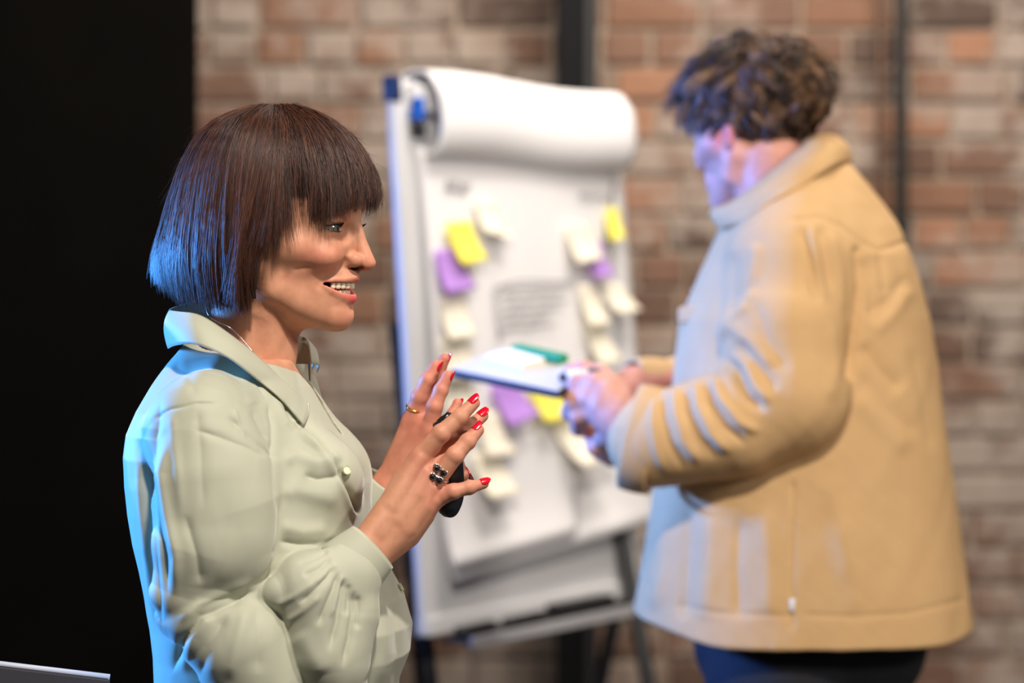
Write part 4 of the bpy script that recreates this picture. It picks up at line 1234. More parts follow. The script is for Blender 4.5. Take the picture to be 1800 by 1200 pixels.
    # sticky notes
    cols = {'yellow': lin(250, 238, 104), 'purple': lin(184, 140, 220), 'cream': lin(248, 241, 222), 'green': lin(30, 140, 90)}
    mm = {k: mat('note_' + k, c, 0.8, spec=0.15) for k, c in cols.items()}
    def note(col, quad, label, curl=0.018, lift=0.0):
        q = [bp(*c, 0.02) for c in quad]; rows = []
        base = tag(empty('sticky_note', w(*((lambda a: (a[0], -0.03, a[1]))(q[0])))), label, 'sticky note', 'sticky notes stuck on the flip chart')
        for j in range(9):
            t = j / 8; r = []
            for i in range(7):
                s = i / 6
                x = (q[0][0] * (1 - s) + q[1][0] * s) * (1 - t) + (q[3][0] * (1 - s) + q[2][0] * s) * t
                z = (q[0][1] * (1 - s) + q[1][1] * s) * (1 - t) + (q[3][1] * (1 - s) + q[2][1] * s) * t
                z_t = (0.83 - z) / 0.9
                r.append(w(x, -(0.0185 + 0.020 * max(0, z_t) + 0.004 + lift + curl * t ** 2.2), z))
            rows.append(r)
        me = loft(rows, thick=0.0006, name='sticky_note')
        me.transform(Matrix.Translation(-Vector(base.location)))
        nm = base.name; loc = Vector(base.location); props = {k: base[k] for k in base.keys()}
        bpy.data.objects.remove(base)
        o = link('sticky_note', me, mm[col]); o.location = loc
        for k, v in props.items(): o[k] = v
    note('yellow', [(776, 392), (822, 388), (838, 458), (792, 468)], 'yellow sticky note near the upper left of the flip chart', lift=0.004)
    note('purple', [(758, 440), (806, 436), (818, 508), (766, 518)], 'purple sticky note tucked under the upper left yellow one', lift=0.001)
    note('cream', [(830, 350), (868, 352), (872, 412), (838, 412)], 'cream sticky note right of the upper left yellow note')
    note('cream', [(850, 382), (880, 386), (886, 420), (854, 416)], 'small cream sticky note overlapping another cream one, upper left', lift=0.003)
    note('cream', [(768, 522), (814, 520), (818, 592), (770, 600)], 'cream sticky note right below the upper left purple note')
    note('cream', [(766, 596), (816, 592), (822, 664), (768, 670)], 'second cream note down in the left column of the chart')
    note('cream', [(768, 672), (818, 668), (822, 740), (772, 748)], 'third cream note down the left column, beside the raised hand')
    note('cream', [(832, 728), (872, 722), (886, 800), (834, 806)], 'cream note right of the red fingertips')
    note('cream', [(816, 796), (866, 790), (882, 866), (830, 880)], 'lowest cream note on the left, beside the little finger', 0.03)
    note('cream', [(990, 390), (1030, 394), (1044, 456), (998, 466)], 'cream sticky note at upper right, left of the yellow one', lift=0.002)
    note('yellow', [(1064, 364), (1086, 368), (1084, 418), (1060, 426)], 'narrow yellow sticky note high on the right edge of the chart')
    note('purple', [(1040, 424), (1054, 428), (1064, 486), (1028, 490)], 'purple sticky note below the right hand yellow one')
    note('cream', [(1050, 496), (1086, 500), (1110, 546), (1066, 552)], 'cream sticky note at the right edge, below the purple one')
    note('cream', [(1012, 500), (1044, 504), (1056, 570), (1020, 576)], 'upper cream note of the slanted pair at the right')
    note('cream', [(1020, 574), (1054, 568), (1076, 636), (1036, 644)], 'lower cream note of the slanted pair at the right')
    note('purple', [(852, 676), (904, 672), (924, 730), (872, 752)], 'purple sticky note below the tablet', 0.022)
    note('yellow', [(918, 676), (974, 672), (990, 730), (936, 744)], 'yellow sticky note below the tablet, beside the purple one', 0.022)
    note('cream', [(956, 738), (1018, 724), (1046, 802), (986, 824)], 'cream sticky note below the gripping hand', 0.04)
# ================================================================ MAN
FM = Frame(3.5)
MS, MTH, MP = 0.785, math.radians(225), math.radians(5)
MC = (1328.0, 165.0, 0.0)            # skull centre in figure units
def m_to_head(P):
    q = (P - v3(*MC)) / MS
    ch, sh = math.cos(MTH), math.sin(MTH)
    fh = q[:, 0] * ch - q[:, 2] * sh; S = -q[:, 0] * sh - q[:, 2] * ch; up = -q[:, 1]
    F = fh * math.cos(MP) - up * math.sin(MP); U = fh * math.sin(MP) + up * math.cos(MP)
    return np.stack([F - 15, S, U + 75], 1).astype(F32)
def m_head_to(H):
    H = np.asarray(H, F32).reshape(-1, 3); F = H[:, 0] + 15; S = H[:, 1]; U = H[:, 2] - 75
    fh = F * math.cos(MP) + U * math.sin(MP); up = -F * math.sin(MP) + U * math.cos(MP)
    ch, sh = math.cos(MTH), math.sin(MTH)
    return np.stack([fh * ch - S * sh, -up, -fh * sh - S * ch], 1) * MS + v3(*MC)

JV = np.array([250, 280, 320, 360, 400, 450, 500, 560, 640, 720, 850, 980, 1105, 1200], float)
JL = np.array([1400, 1362, 1325, 1295, 1266, 1244, 1222, 1196, 1186, 1176, 1152, 1132, 1108, 1100], float)
JR = np.array([1470, 1484, 1516, 1548, 1574, 1596, 1612, 1627, 1641, 1653, 1672, 1690, 1708, 1712], float)
JD = np.array([20, 60, 110, 150, 180, 210, 225, 232, 236, 238, 242, 250, 260, 262], float)
def f_jacket(P):
    a_ = FM.at; u, v, w = P.T
    b = np.interp(v, JV, JL).astype(F32); f = np.interp(v, JV, JR).astype(F32); D = np.interp(v, JV, JD).astype(F32)
    c = (b + f) / 2; a = (f - b) / 2; e = 2.35
    q = (np.abs((u - c) / a) ** e + np.abs((w + 5) / D) ** e) ** (1 / e)
    d = (q - 1) * np.minimum(a, D) * 0.9
    hem = 1108 - 30 * smoothstep(1260, 1110, u) - 14 * smoothstep(1620, 1710, u)
    d = smax(d, v - hem, 5)
    d = np.maximum(d, 255 - v)
    d = smin(d, d_tube(P, [a_(1430, 360, -70), a_(1405, 400, -140), a_(1395, 450, -170)], [70, 74, 84]), 50)
    d = smin(d, d_tube(P, [a_(1420, 380, 60), a_(1400, 440, 150)], [70, 90]), 50)
    # near sleeve
    s = d_tube(P, [a_(1392, 470, -165), a_(1378, 580, -205), a_(1384, 690, -225)], [92, 108, 100])
    s2 = d_tube(P, [a_(1384, 696, -225), a_(1300, 742, -225), a_(1210, 762, -210), a_(1150, 774, -195)], [100, 94, 84, 80])
    s = smin(s, s2, 26)
    # bunched cloth of the forearm
    d = smin(d, s, np.interp(v, [440, 560], [60, 8]).astype(F32))
    # far sleeve
    g = d_tube(P, [a_(1390, 470, 170), a_(1300, 610, 205), a_(1235, 664, 190), a_(1150, 668, 150)], [86, 76, 50, 34])
    d = smin(d, g, 8)
    # neck hole
    n = d_tube(P, [(1345, 200, -5), (1385, 330, -5), (1395, 400, 0)], [86, 78, 50])
    d = smax(d, -n, 3)
    return d

JK_FOLDS = [
    # yoke seam and shoulder pleats
    ([(1398, 384), (1440, 380), (1480, 396), (1515, 425), (1545, 440), (1590, 425)], 3, -5, 'R'),
    ([(1440, 392), (1448, 440), (1462, 520)], 9, -7), ([(1408, 392), (1420, 450), (1440, 540)], 9, -7), ([(1425, 388), (1434, 450), (1450, 540)], 8, 7),
    ([(1462, 396), (1474, 470), (1480, 560)], 9, 5),
    ([(1508, 440), (1512, 500), (1502, 580), (1494, 660)], 6, -12, 'R'),
    ([(1515, 450), (1530, 500), (1536, 560)], 9, -5), ([(1520, 560), (1560, 530), (1598, 480)], 12, -6), ([(1530, 590), (1575, 545), (1605, 500)], 12, 5),
    ([(1545, 440), (1552, 480), (1560, 520)], 7, -6),
    # elbow crook
    ([(1262, 632), (1290, 640), (1300, 668), (1316, 700), (1350, 726)], 9, -16),
    ([(1276, 622), (1312, 640), (1330, 680), (1360, 712)], 10, 10),
    ([(1252, 655), (1266, 700), (1300, 742), (1340, 762)], 8, 11), ([(1240, 660), (1248, 705), (1276, 752), (1316, 786)], 7, -11),
    ([(1222, 668), (1228, 715), (1252, 764), (1290, 800)], 9, 11), ([(1204, 672), (1208, 720), (1228, 770), (1262, 812)], 7, -10),
    ([(1186, 676), (1188, 726), (1204, 776), (1236, 820)], 9, 9), ([(1168, 682), (1166, 730), (1178, 780), (1204, 830)], 6, -9),
    ([(1150, 690), (1146, 740), (1154, 790), (1172, 838)], 7, 6),
    ([(1290, 600), (1330, 640), (1370, 690)], 12, -8), ([(1270, 560), (1320, 600), (1360, 650)], 12, 7),
    ([(1262, 600), (1280, 560), (1320, 530)], 9, 7), ([(1262, 570), (1290, 520), (1340, 490)], 8, -6),
    ([(1290, 440), (1285, 500), (1275, 560)], 12, -6), ([(1330, 420), (1322, 480), (1310, 540)], 12, 6),
    ([(1320, 520), (1350, 600), (1390, 660)], 14, -5), ([(1460, 560), (1470, 640), (1456, 710)], 12, 4),
    # side and back of the body
    ([(1395, 850), (1393, 960), (1392, 1100)], 3, -5, 'R'),
    ([(1510, 600), (1550, 650), (1590, 690)], 16, -9), ([(1500, 690), (1550, 740), (1600, 800)], 18, 5), ([(1505, 650), (1560, 720), (1620, 770)], 16, -5),
    ([(1450, 820), (1480, 920), (1490, 1040)], 22, 4),
    ([(1300, 900), (1296, 1000), (1300, 1100)], 16, -8), ([(1340, 880), (1350, 980), (1352, 1100)], 18, 6), ([(1250, 880), (1246, 1000), (1240, 1100)], 20, 7),
    ([(1210, 870), (1206, 1000), (1200, 1100)], 16, -9), ([(1170, 900), (1164, 1000), (1150, 1080)], 14, 7),
    ([(1420, 1082), (1500, 1085), (1600, 1078), (1690, 1056)], 3, -3, 'R'), ([(1190, 1064), (1260, 1078), (1390, 1084)], 3, -3, 'R'),
    ([(1470, 900), (1500, 1000), (1510, 1090)], 20, 4), ([(1600, 600), (1625, 700), (1640, 800)], 12, -4),
]

MH = dict(
    arm=[([FM.at(1180, 768, -205), FM.at(1120, 752, -190), FM.at(1090, 738, -178)], [44, 38, 36])],
    palm=[([FM.at(1094, 724, -178), FM.at(1066, 694, -168), FM.at(1046, 676, -156)], [34, 28, 20]),
          ([FM.at(1094, 736, -184), FM.at(1062, 712, -176), FM.at(1040, 700, -164)], [34, 28, 20]),
          ([FM.at(1096, 746, -180), FM.at(1066, 732, -174), FM.at(1044, 722, -160)], [33, 27, 19]),
          ([FM.at(1096, 760, -172), FM.at(1076, 760, -158), FM.at(1064, 760, -140)], [30, 24, 18])],
    fingers=[([FM.at(1046, 676, -156), FM.at(1014, 674, -140), FM.at(1002, 692, -112), FM.at(1014, 706, -92)], [19, 17, 15, 12]),
             ([FM.at(1040, 700, -164), FM.at(1010, 704, -150), FM.at(1002, 724, -120), FM.at(1018, 736, -96)], [19, 17, 15, 12]),
             ([FM.at(1044, 722, -160), FM.at(1018, 732, -150), FM.at(1018, 752, -122), FM.at(1034, 756, -96)], [18, 16, 14, 12]),
             ([FM.at(1068, 766, -140), FM.at(1048, 786, -128), FM.at(1044, 780, -104), FM.at(1056, 772, -88)], [17, 15, 13, 11]),
             ([FM.at(1084, 690, -150), FM.at(1054, 660, -120), FM.at(1026, 650, -110), FM.at(1004, 652, -106)], [24, 19, 16, 13])])
MH2 = dict(
    arm=[([FM.at(1170, 668, 150), FM.at(1110, 670, 100), FM.at(1095, 690, 60)], [30, 28, 28])],
    palm=[([FM.at(1100, 690, 60), FM.at(1085, 730, 20), FM.at(1078, 760, -10)], [28, 26, 20]),
          ([FM.at(1105, 700, 66), FM.at(1096, 745, 26), FM.at(1090, 772, -4)], [28, 26, 20]),
          ([FM.at(1095, 690, 56), FM.at(1072, 725, 22), FM.at(1062, 745, -2)], [26, 22, 18]),
          ([FM.at(1105, 700, 70), FM.at(1104, 750, 40), FM.at(1102, 776, 12)], [26, 22, 17])],
    fingers=[([FM.at(1062, 745, -2), FM.at(1044, 768, -30), FM.at(1040, 764, -56), FM.at(1046, 754, -76)], [17, 16, 14, 12]),
             ([FM.at(1078, 760, -10), FM.at(1058, 792, -40), FM.at(1048, 784, -66), FM.at(1050, 770, -84)], [18, 17, 15, 12]),
             ([FM.at(1090, 772, -4), FM.at(1076, 802, -36), FM.at(1066, 794, -62), FM.at(1066, 780, -80)], [18, 17, 15, 12]),
             ([FM.at(1102, 776, 12), FM.at(1092, 804, -18), FM.at(1084, 800, -44), FM.at(1082, 788, -60)], [16, 15, 13, 11]),
             ([FM.at(1080, 700, 50), FM.at(1050, 690, 20), FM.at(1026, 672, 0), FM.at(1004, 664, -10)], [22, 18, 16, 13])])

def build_man():
    root = tag(empty('person', (float(FM.wp(1420, 700)[0]), 3.5, 0)),
               'person with wavy brown hair and tan overshirt, back half turned, holding a tablet', 'person')
    parts = [iso(lambda P: f_face(m_to_head(P), True) * MS, (1180, 60, -160), (1480, 470, 170), 2.6)]
    def f_tr(P):
        a = FM.at
        d = d_ell(P, (1440, 620, 0), (150, 240, 170))
        d = smin(d, d_tube(P, [(1395, 360, 0), (1420, 460, 0)], [70, 90]), 40)
        for sg, z in ((-1, -190), (1, 170)):
            d = smin(d, d_cap(P, (1410, 470, sg * 110), (1392, 520, z), 55, 50), 30)
        d = smin(d, d_tube(P, [a(1392, 500, -175), a(1380, 690, -225), a(1180, 768, -205)], [48, 44, 38]), 16)
        d = smin(d, d_tube(P, [a(1392, 500, 165), a(1300, 610, 200), a(1170, 668, 150)], [46, 40, 28]), 16)
        d = smin(d, d_ell(P, (1420, 900, 0), (150, 260, 150)), 60)
        return d
    parts.append(iso(f_tr, (1140, 340, -330), (1640, 1130, 290), 10))
    parts.append(iso(f_hand(MH), (960, 610, -250), (1210, 840, -40), 2.4))
    parts.append(iso(f_hand(MH2), (960, 620, -130), (1210, 850, 200), 2.4))
    Vs, Qs, Cs, off = [], [], [], 0
    for i, (V, Q) in enumerate(parts):
        C = np.tile(np.array(lin(214, 158, 140), F32), (len(V), 1))
        if i == 0:
            H = m_to_head(V); e = np.exp(-(((np.abs(H) - v3(18, 112, 22)) / v3(20, 16, 34)) ** 2).sum(1))[:, None]
            C = C * (1 - 0.75 * e) + np.array(lin(222, 96, 84), F32) * 0.75 * e
            nk = (smoothstep(0, -60, H[:, 0]) * smoothstep(-20, -110, H[:, 2]))[:, None]
            C = C * (1 - 0.4 * nk) + np.array(lin(200, 136, 116), F32) * 0.4 * nk
            sc = (smoothstep(20, 60, H[:, 2]) * smoothstep(110, 80, H[:, 0]))[:, None]
            C = C * (1 - sc) + np.array(lin(50, 32, 24), F32) * sc
        if i == 3: C = C * 0.75 + np.array(lin(206, 116, 108), F32) * 0.25
        Vs.append(FM.world(V)); Qs.append(Q + off); Cs.append(C); off += len(V)
    link('body', np_mesh('body', np.concatenate(Vs), np.concatenate(Qs), True, np.concatenate(Cs)), M_SKIN, root)
    # ---- hair: short waves
    r = np.random.default_rng(9); N, M = 7000, 11
    dirs = r.normal(size=(N * 3, 3)); dirs /= np.linalg.norm(dirs, axis=1, keepdims=True)
    rad3 = np.array([158, 118, 120]); cen = np.array([-15, 0, 75])
    P0 = cen + dirs * rad3
    ph = np.abs(np.arctan2(P0[:, 1], P0[:, 0] + 15))
    line = np.interp(ph, [0, 0.6, 0.95, 1.15, 1.35, 1.6, 1.9, 2.4, math.pi], [92, 78, 40, -8, 26, 28, -44, -86, -96])
    P0 = P0[P0[:, 2] > line][:N]; dirs = (P0 - cen) / rad3; N = len(P0)
    nrm = dirs / rad3; nrm /= np.linalg.norm(nrm, axis=1, keepdims=True)
    crown = np.array([-70, 0, 185.0])
    flow = P0 - crown; flow -= nrm * (flow * nrm).sum(1, keepdims=True); flow /= np.linalg.norm(flow, axis=1, keepdims=True) + 1e-6
    side = np.cross(nrm, flow)
    ncl = 380; ci = r.integers(0, N, ncl); near = np.argmin(((P0[:, None] - P0[ci][None]) ** 2).sum(2), 1)
    cph = r.random(ncl) * 6.28; cam_ = r.uniform(7, 16, ncl); cfr = r.uniform(5, 10, ncl); clen = r.uniform(0.7, 1.25, ncl); cty = r.normal(0, 0.5, ncl)
    t = np.linspace(0, 1, M)[None, :, None]
    up = np.clip((P0[:, 2] - 0) / 190, 0, 1)[:, None, None]
    front = np.clip(P0[:, 0] / 120, 0, 1)[:, None, None]
    Ln = (30 + 34 * up + 22 * front) * clen[near][:, None, None] * r.uniform(0.8, 1.15, (N, 1, 1))
    lift = (8 + 17 * up + 6 * front)
    wv = np.sin(t * cfr[near][:, None, None] + cph[near][:, None, None]); wv2 = np.cos(t * cfr[near][:, None, None] * 0.9 + cph[near][:, None, None] * 1.7)
    fl = flow[:, None] + side[:, None] * cty[near][:, None, None]
    cl_c = P0[ci][near][:, None]
    S_ = P0[:, None] * (1 - 0.5 * t) + (P0[:, None] * 0.5 + (cl_c - P0[:, None]) * 0.45 + P0[:, None] * 0) * t
    S_ = P0[:, None] + (cl_c - P0[:, None]) * 0.5 * t + fl * Ln * t + nrm[:, None] * lift * np.sin(np.clip(t * 1.5, 0, 1.57)) * (1 + 0.3 * wv) \
        + side[:, None] * wv * cam_[near][:, None, None] * t + nrm[:, None] * wv2 * 4 * t + np.array([0, 0, -14.0]) * t ** 2
    S_ += r.normal(0, 1.6, (N, 1, 3)) * t
    Wd = FM.world(m_head_to(S_.reshape(-1, 3))).reshape(N, M, 3)
    def nodes(nt, b):
        at = N_(nt, 'ShaderNodeAttribute', attribute_name='Col'); nt.links.new(at.outputs['Color'], b.inputs['Base Color'])
    m_hair = mat('wavy_hair', rough=0.42, spec=0.5, build=nodes)
    base = np.array([lin(112, 82, 58), lin(84, 60, 44), lin(140, 106, 76), lin(60, 44, 34)], F32)
    c = base[r.integers(0, 4, ncl)][near] * r.uniform(0.8, 1.2, (N, 1)).astype(F32)
    # a cap of hair close to the scalp
    th = np.linspace(0, math.pi, 40); pp = np.linspace(0, 2 * math.pi, 73)[:-1]; rows = []
    for j in range(40):
        row_ = []
        for q in pp:
            a = abs((q + math.pi) % (2 * math.pi) - math.pi)
            ln = np.interp(a, [0, 0.6, 0.95, 1.15, 1.35, 1.6, 1.9, 2.4, math.pi], [96, 80, 46, 2, 30, 32, -36, -76, -86])
            zt = (ln - 75) / 120; tmax = math.acos(max(-1, min(1, zt))); t_ = tmax * j / 39
            row_.append((-15 + 163 * math.sin(t_) * math.cos(q), 123 * math.sin(t_) * math.sin(q), 75 + 126 * math.cos(t_)))
        rows.append(row_)
    G = FM.world(m_head_to(np.array(rows).reshape(-1, 3))).reshape(40, 72, 3)
    cap = loft(G, closed=True, name='hair')
    a_ = cap.color_attributes.new('Col', 'FLOAT_COLOR', 'POINT'); a_.data.foreach_set('color', np.tile(np.array([*lin(44, 30, 24), 1], F32), (40 * 72, 1)).ravel())
    hm = link('hair', cap, m_hair, root)
    st = link('hair_strands', strands_mesh('hair_strands', Wd, np.interp(np.linspace(0, 1, M), [0, 0.6, 1], [0.0008, 0.0008, 0.0003]), c), m_hair, hm); st['kind'] = 'stuff'
    # ---- overshirt
    def tw(nt, b):
        noise_var(nt, b, lin(199, 160, 112), lin(211, 174, 126), 14, 4, bump=0.35, bscale=900, bdist=0.0006)
    m = mat('tan_twill', rough=0.85, spec=0.2, build=tw)
    V, Q = iso(f_jacket, (1060, 240, -360), (1740, 1130, 330), 3.6, slack=2.2)
    N2 = vnormals(V, Q); x, y = FM.screen(V)
    h = 0.85 * folds(x, y, JK_FOLDS) * smoothstep(0.2, -0.3, N2[:, 2]) + 2.0 * swirl(V, 150, 8) + 0.7 * swirl(V, 50, 9)
    V = V + N2 * h[:, None].astype(F32)
    o = link('overshirt', np_mesh('overshirt', FM.world(V), Q), m, root)
    sm = o.modifiers.new('smooth', 'SMOOTH'); sm.factor = 0.5; sm.iterations = 2
    Wv = FM.world(V); bvh = BVHTree.FromPolygons([tuple(p) for p in Wv.tolist()], [tuple(q) for q in Q.tolist()])
    org = Vector((0, 0, CAM_H))
    def hit(u, v, out=0.0):
        d = (FM.wp(u, v, 0) - org).normalized(); h_, n, i, dist = bvh.ray_cast(org, d)
        if h_ is None: return FM.wp(u, v, -100), Vector((0, -1, 0))
        if n.dot(d) > 0: n = -n
        return h_ + n * out, n
    # collar
    A = FM.wp
    fold_ = resample([A(*p) for p in [(1256, 366, -30), (1290, 352, -78), (1335, 318, -104), (1385, 278, -104), (1432, 242, -76), (1458, 236, -20), (1452, 250, 40), (1405, 290, 84), (1340, 335, 96), (1280, 362, 70), (1258, 372, 40)]], 70)
    low_ = resample([A(*p) for p in [(1268, 404, -60), (1300, 392, -122), (1350, 356, -160), (1412, 322, -160), (1466, 290, -118), (1492, 286, -20), (1480, 296, 70), (1420, 330, 140), (1340, 372, 150), (1290, 400, 110), (1272, 408, 60)]], 70)
    rows = []
    for t in np.linspace(0, 1, 12):
        R_ = fold_ * (1 - t) + low_ * t; cen_ = np.array(A(1385, 320, 0)); o_ = R_ - cen_; o_[:, 2] = 0; o_ /= np.linalg.norm(o_, axis=1, keepdims=True) + 1e-9
        R_ = R_ + o_ * (0.008 * math.sin(t * math.pi) + 0.004) + np.array([0, 0, 0.005]) * math.sin(t * math.pi)
        if t > 0.15:
            for q in range(34):
                p = Vector(R_[q]); d = p - org; L_ = d.length; d.normalize(); h_, n, i_, ds = bvh.ray_cast(org, d)
                if h_ is not None and ds < L_ + 0.005 and L_ - ds < 0.16: R_[q] = org + d * (ds - 0.007 * t)
        rows.append(R_)
    link('collar', loft(rows, thick=0.003, name='collar'), m, root)
    inner = resample([A(*p) for p in [(1285, 400, -20), (1310, 392, -66), (1345, 366, -86), (1388, 330, -84), (1425, 300, -60), (1440, 296, -15), (1436, 304, 36), (1400, 335, 70), (1345, 372, 78), (1300, 395, 56), (1285, 402, 30)]], 70)
    link('collar_stand', loft([fold_ * (1 - t) + inner * t for t in np.linspace(0, 1, 7)], thick=0.002, name='collar_stand'), m, root)
    # cuffs
    def cuff(name, c0, c1, r0, r1, sq, ref, th=0.003):
        c0, c1 = v3(*c0), v3(*c1); ax = c1 - c0; ax /= np.linalg.norm(ax)
        a = v3(*ref); a -= ax * (a @ ax); a /= np.linalg.norm(a); b = np.cross(ax, a)
        thh = np.linspace(0, 2 * math.pi, 49)[:-1]; rows = []
        for t in np.linspace(0, 1, 8):
            rr = (r0 + (r1 - r0) * t + 2 * math.sin(t * math.pi)) * (1 + 0.03 * np.sin(2 * thh + 1))
            rows.append(c0 + (c1 - c0) * t + rr[:, None] * (np.cos(thh)[:, None] * a + sq * np.sin(thh)[:, None] * b))
        return link(name, loft(FM.world(np.array(rows).reshape(-1, 3)).reshape(8, 48, 3), closed=True, thick=th, name=name), m, root)
    cuff('cuff', FM.at(1158, 778, -198), FM.at(1108, 766, -188), 84, 84, 0.86, (0.12, 1, 0))
    cuff('cuff', FM.at(1160, 668, 152), FM.at(1112, 668, 112), 36, 34, 0.9, (0, 1, 0))
    # pocket flap, side tag, buttons of the cuff
    def f_flap(P):
        c_, s_ = math.cos(0.75), math.sin(0.75); X = P[:, 0] - 1226; W_ = P[:, 2] + 92
        return d_box(np.stack([X * c_ - W_ * s_, P[:, 1] - 548 + 0.15 * X, X * s_ + W_ * c_], 1), (0, 0, 0), (46, 15, 11), 6)
    V, Q = iso(f_flap, (1160, 510, -180), (1300, 590, 0), 3.0)
    link('pocket_flap', np_mesh('pocket_flap', FM.world(V), Q), m, root)
    rows = [[tuple(hit(u, v, 0.0015)[0]) for u in (1388, 1393, 1398)] for v in (1053, 1060, 1068, 1077)]
    link('fabric_tag', loft(rows, thick=0.0012, name='fabric_tag'), mat('white_tag', lin(226, 226, 230), 0.8), root)
    # trousers and shoes
    def f_p(P):
        d = d_ell(P, (1425, 1130, 0), (205, 150, 190))
        d = smin(d, d_tube(P, [(1360, 1200, -95), (1370, 1680, -100), (1375, 2170, -105)], [128, 92, 66]), 24)
        d = smin(d, d_tube(P, [(1470, 1200, 70), (1480, 1680, 90), (1470, 2170, 100)], [136, 92, 66]), 24)
        return smax(d, 1060 - P[:, 1], 4)
    V, Q = iso(f_p, (1180, 1040, -260), (1700, 2260, 260), 9)
    link('trousers', np_mesh('trousers', FM.world(V), Q), mat('navy_trousers', lin(22, 26, 40), 0.85, build=lambda nt, b: noise_var(nt, b, lin(10, 12, 20), lin(15, 18, 28), 60, 3)), root)
    for (x, z) in ((1375, -105), (1470, 100)):
        def f_s(P, x=x, z=z): return smax(smin(d_ell(P, (x + 10, 2235, z), (60, 60, 46)), d_ell(P, (x - 70, 2256, z + 20), (110, 34, 46)), 30), P[:, 1] - 2281, 3)
        V, Q = iso(f_s, (x - 200, 2150, z - 70), (x + 100, 2300, z + 90), 7)
        link('shoe', np_mesh('shoe', FM.world(V), Q), mat('brown_leather', (0.05, 0.03, 0.02), 0.4), root)

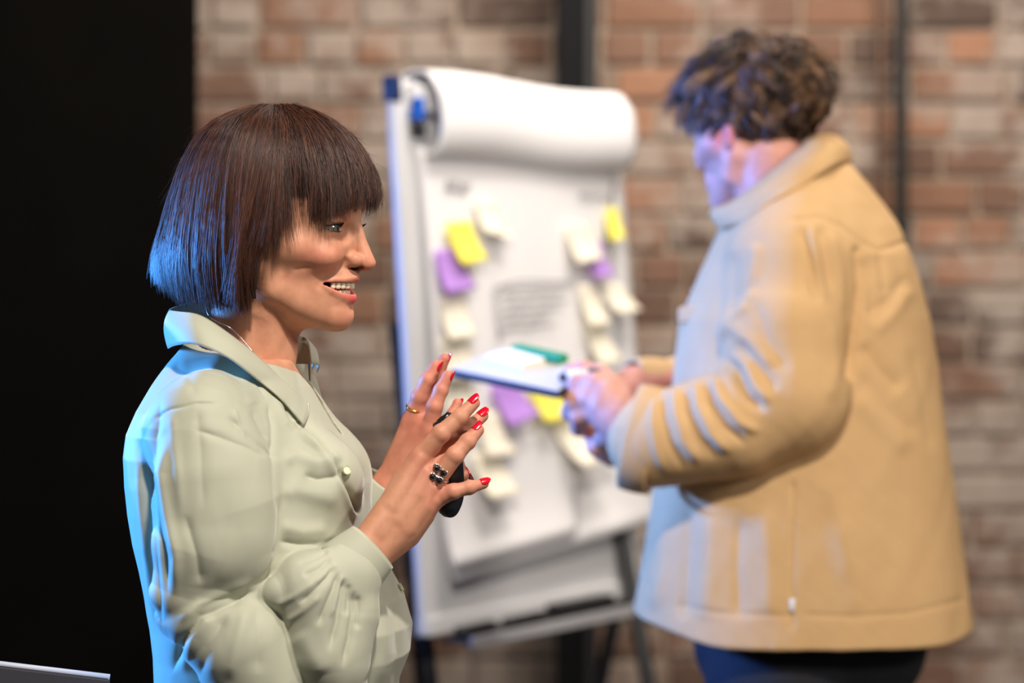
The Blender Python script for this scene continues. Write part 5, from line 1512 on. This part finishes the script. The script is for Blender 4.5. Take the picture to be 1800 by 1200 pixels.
def build_props():
    A = FM.wp
    # tablet: slab held level, white papers on top
    C = [A(790, 650, -30), A(982, 690, -175), A(1046, 646, -30), A(880, 612, 110)]
    t = tag(empty('tablet', C[1]), 'tablet in a dark slate case held flat in front of the chart', 'tablet')
    def slab(name, P, th, m, par, bev=0.002):
        P = [Vector(p) for p in P]; n = (P[1] - P[0]).cross(P[3] - P[0]).normalized()
        if n.z > 0: n = -n
        n = n * th
        bm = bmesh.new(); vs = [bm.verts.new(p) for p in P] + [bm.verts.new(p + n) for p in P]; k = len(P)
        bm.faces.new(vs[:k]); bm.faces.new(vs[k:][::-1])
        for i in range(k): bm.faces.new([vs[i], vs[i + k], vs[(i + 1) % k + k], vs[(i + 1) % k]])
        bmesh.ops.recalc_face_normals(bm, faces=bm.faces)
        bmesh.ops.bevel(bm, geom=list(bm.edges), offset=bev, segments=2, affect='EDGES')
        me = bpy.data.meshes.new(name); bm.to_mesh(me); bm.free(); return link(name, me, m, par)
    slab('case', C, 0.010, mat('slate_case', lin(24, 32, 42), 0.6), t)
    cen = sum(C, Vector()) / 4; up = Vector((0, 0, 1))
    nn = (C[1] - C[0]).cross(C[3] - C[0]).normalized(); nn = nn if nn.z > 0 else -nn
    slab('screen', [cen + (p - cen) * 0.97 + nn * 0.0015 for p in C], 0.001, mat('white_screen_cover', lin(196, 194, 194), 0.5), t, 0.0003)
    def on(a, b, h=0.0): return C[0] * (1 - a) * (1 - b) + C[1] * a * (1 - b) + C[2] * a * b + C[3] * (1 - a) * b + nn * h
    def pad(q, th, m, label):
        o = slab('note_pad', [on(a, b, 0.0022 + th) for a, b in q], th, m, None, 0.0004); tag(o, label, 'note pad')
        lc = on(*q[0], 0.0022); o.data.transform(Matrix.Translation(-lc)); o.location = lc
    pad([(0.14, 0.42), (0.52, 0.36), (0.60, 0.72), (0.22, 0.80)], 0.010, mat('cream_pad', lin(240, 232, 208), 0.8), 'cream sticky note pad lying on the tablet')
    pad([(0.18, 0.86), (0.70, 0.82), (0.74, 0.96), (0.22, 0.99)], 0.012, mat('green_pad', lin(20, 140, 92), 0.7), 'green sticky note pad at the far edge of the tablet')
    # the white marker in the gripping hand
    p0, p1 = A(982, 664, -142), A(1060, 656, -128)
    e = tag(empty('marker_pen', p0), 'white marker with dark tip held in the gripping hand', 'marker')
    link('tip', tube_mesh('tip', [p0, p0.lerp(p1, 0.08), p0.lerp(p1, 0.16)], [0.003, 0.006, 0.008], 14), mat('marker_tip', (0.02, 0.02, 0.025), 0.5), e)
    link('barrel', tube_mesh('barrel', [p0.lerp(p1, 0.16), p0.lerp(p1, 0.18), p0.lerp(p1, 0.65)], [0.0075, 0.0092, 0.0092], 14), mat('marker_white', lin(232, 230, 230), 0.35), e)
    link('cap', tube_mesh('cap', [p0.lerp(p1, 0.65), p0.lerp(p1, 0.67), p0.lerp(p1, 0.98), p1], [0.0092, 0.010, 0.0098, 0.008], 14), mat('marker_cap', (0.02, 0.02, 0.025), 0.4), e)
    # the woman's slide clicker
    at = FW.wp
    pts = [at(775, 732, -102), at(781, 744, -100), at(790, 800, -92), at(794, 860, -86), at(788, 890, -84), at(780, 908, -84)]
    ax = resample([tuple(p) for p in pts], 40)
    e = tag(empty('presentation_clicker', pts[-1]), 'black oval presentation clicker held in the nearer hand', 'clicker')
    rows = []
    for i, p in enumerate(ax):
        t_ = i / 39; r_ = 0.0125 * (max(0.0, 1 - abs(2 * t_ - 1) ** 4)) ** 0.5 + 0.0004
        T = ax[min(i + 1, 39)] - ax[max(i - 1, 0)]; T /= np.linalg.norm(T)
        a = np.cross(T, (0, 1, 0)); a /= np.linalg.norm(a); b = np.cross(T, a)
        q = np.linspace(0, 2 * math.pi, 25)[:-1]
        rows.append(p + r_ * (np.cos(q)[:, None] * a + 0.55 * np.sin(q)[:, None] * b))
    link('body', loft(rows, closed=True, name='body'), mat('black_gloss', (0.010, 0.011, 0.014), 0.25), e)
    link('button', ball_mesh('button', 0.004, 14, 8, (1, 0.4, 1.6)), mat('grey_rubber', (0.05, 0.05, 0.055), 0.6), e).location = Vector(ax[12]) + Vector((0.002, -0.0075, 0)) - Vector(e.location) + Vector(e.location)
if ONLY in (None, 'room', 'all'):
    build_room()
    build_easel()
if ONLY in (None, 'woman', 'people'):
    WOMAN = build_woman()
if ONLY in (None, 'man', 'people'):
    if ONLY == 'man':
        M_SKIN = mat('skin', lin(210, 150, 130), 0.5)
    MAN = build_man()
if ONLY in (None,):
    build_props()
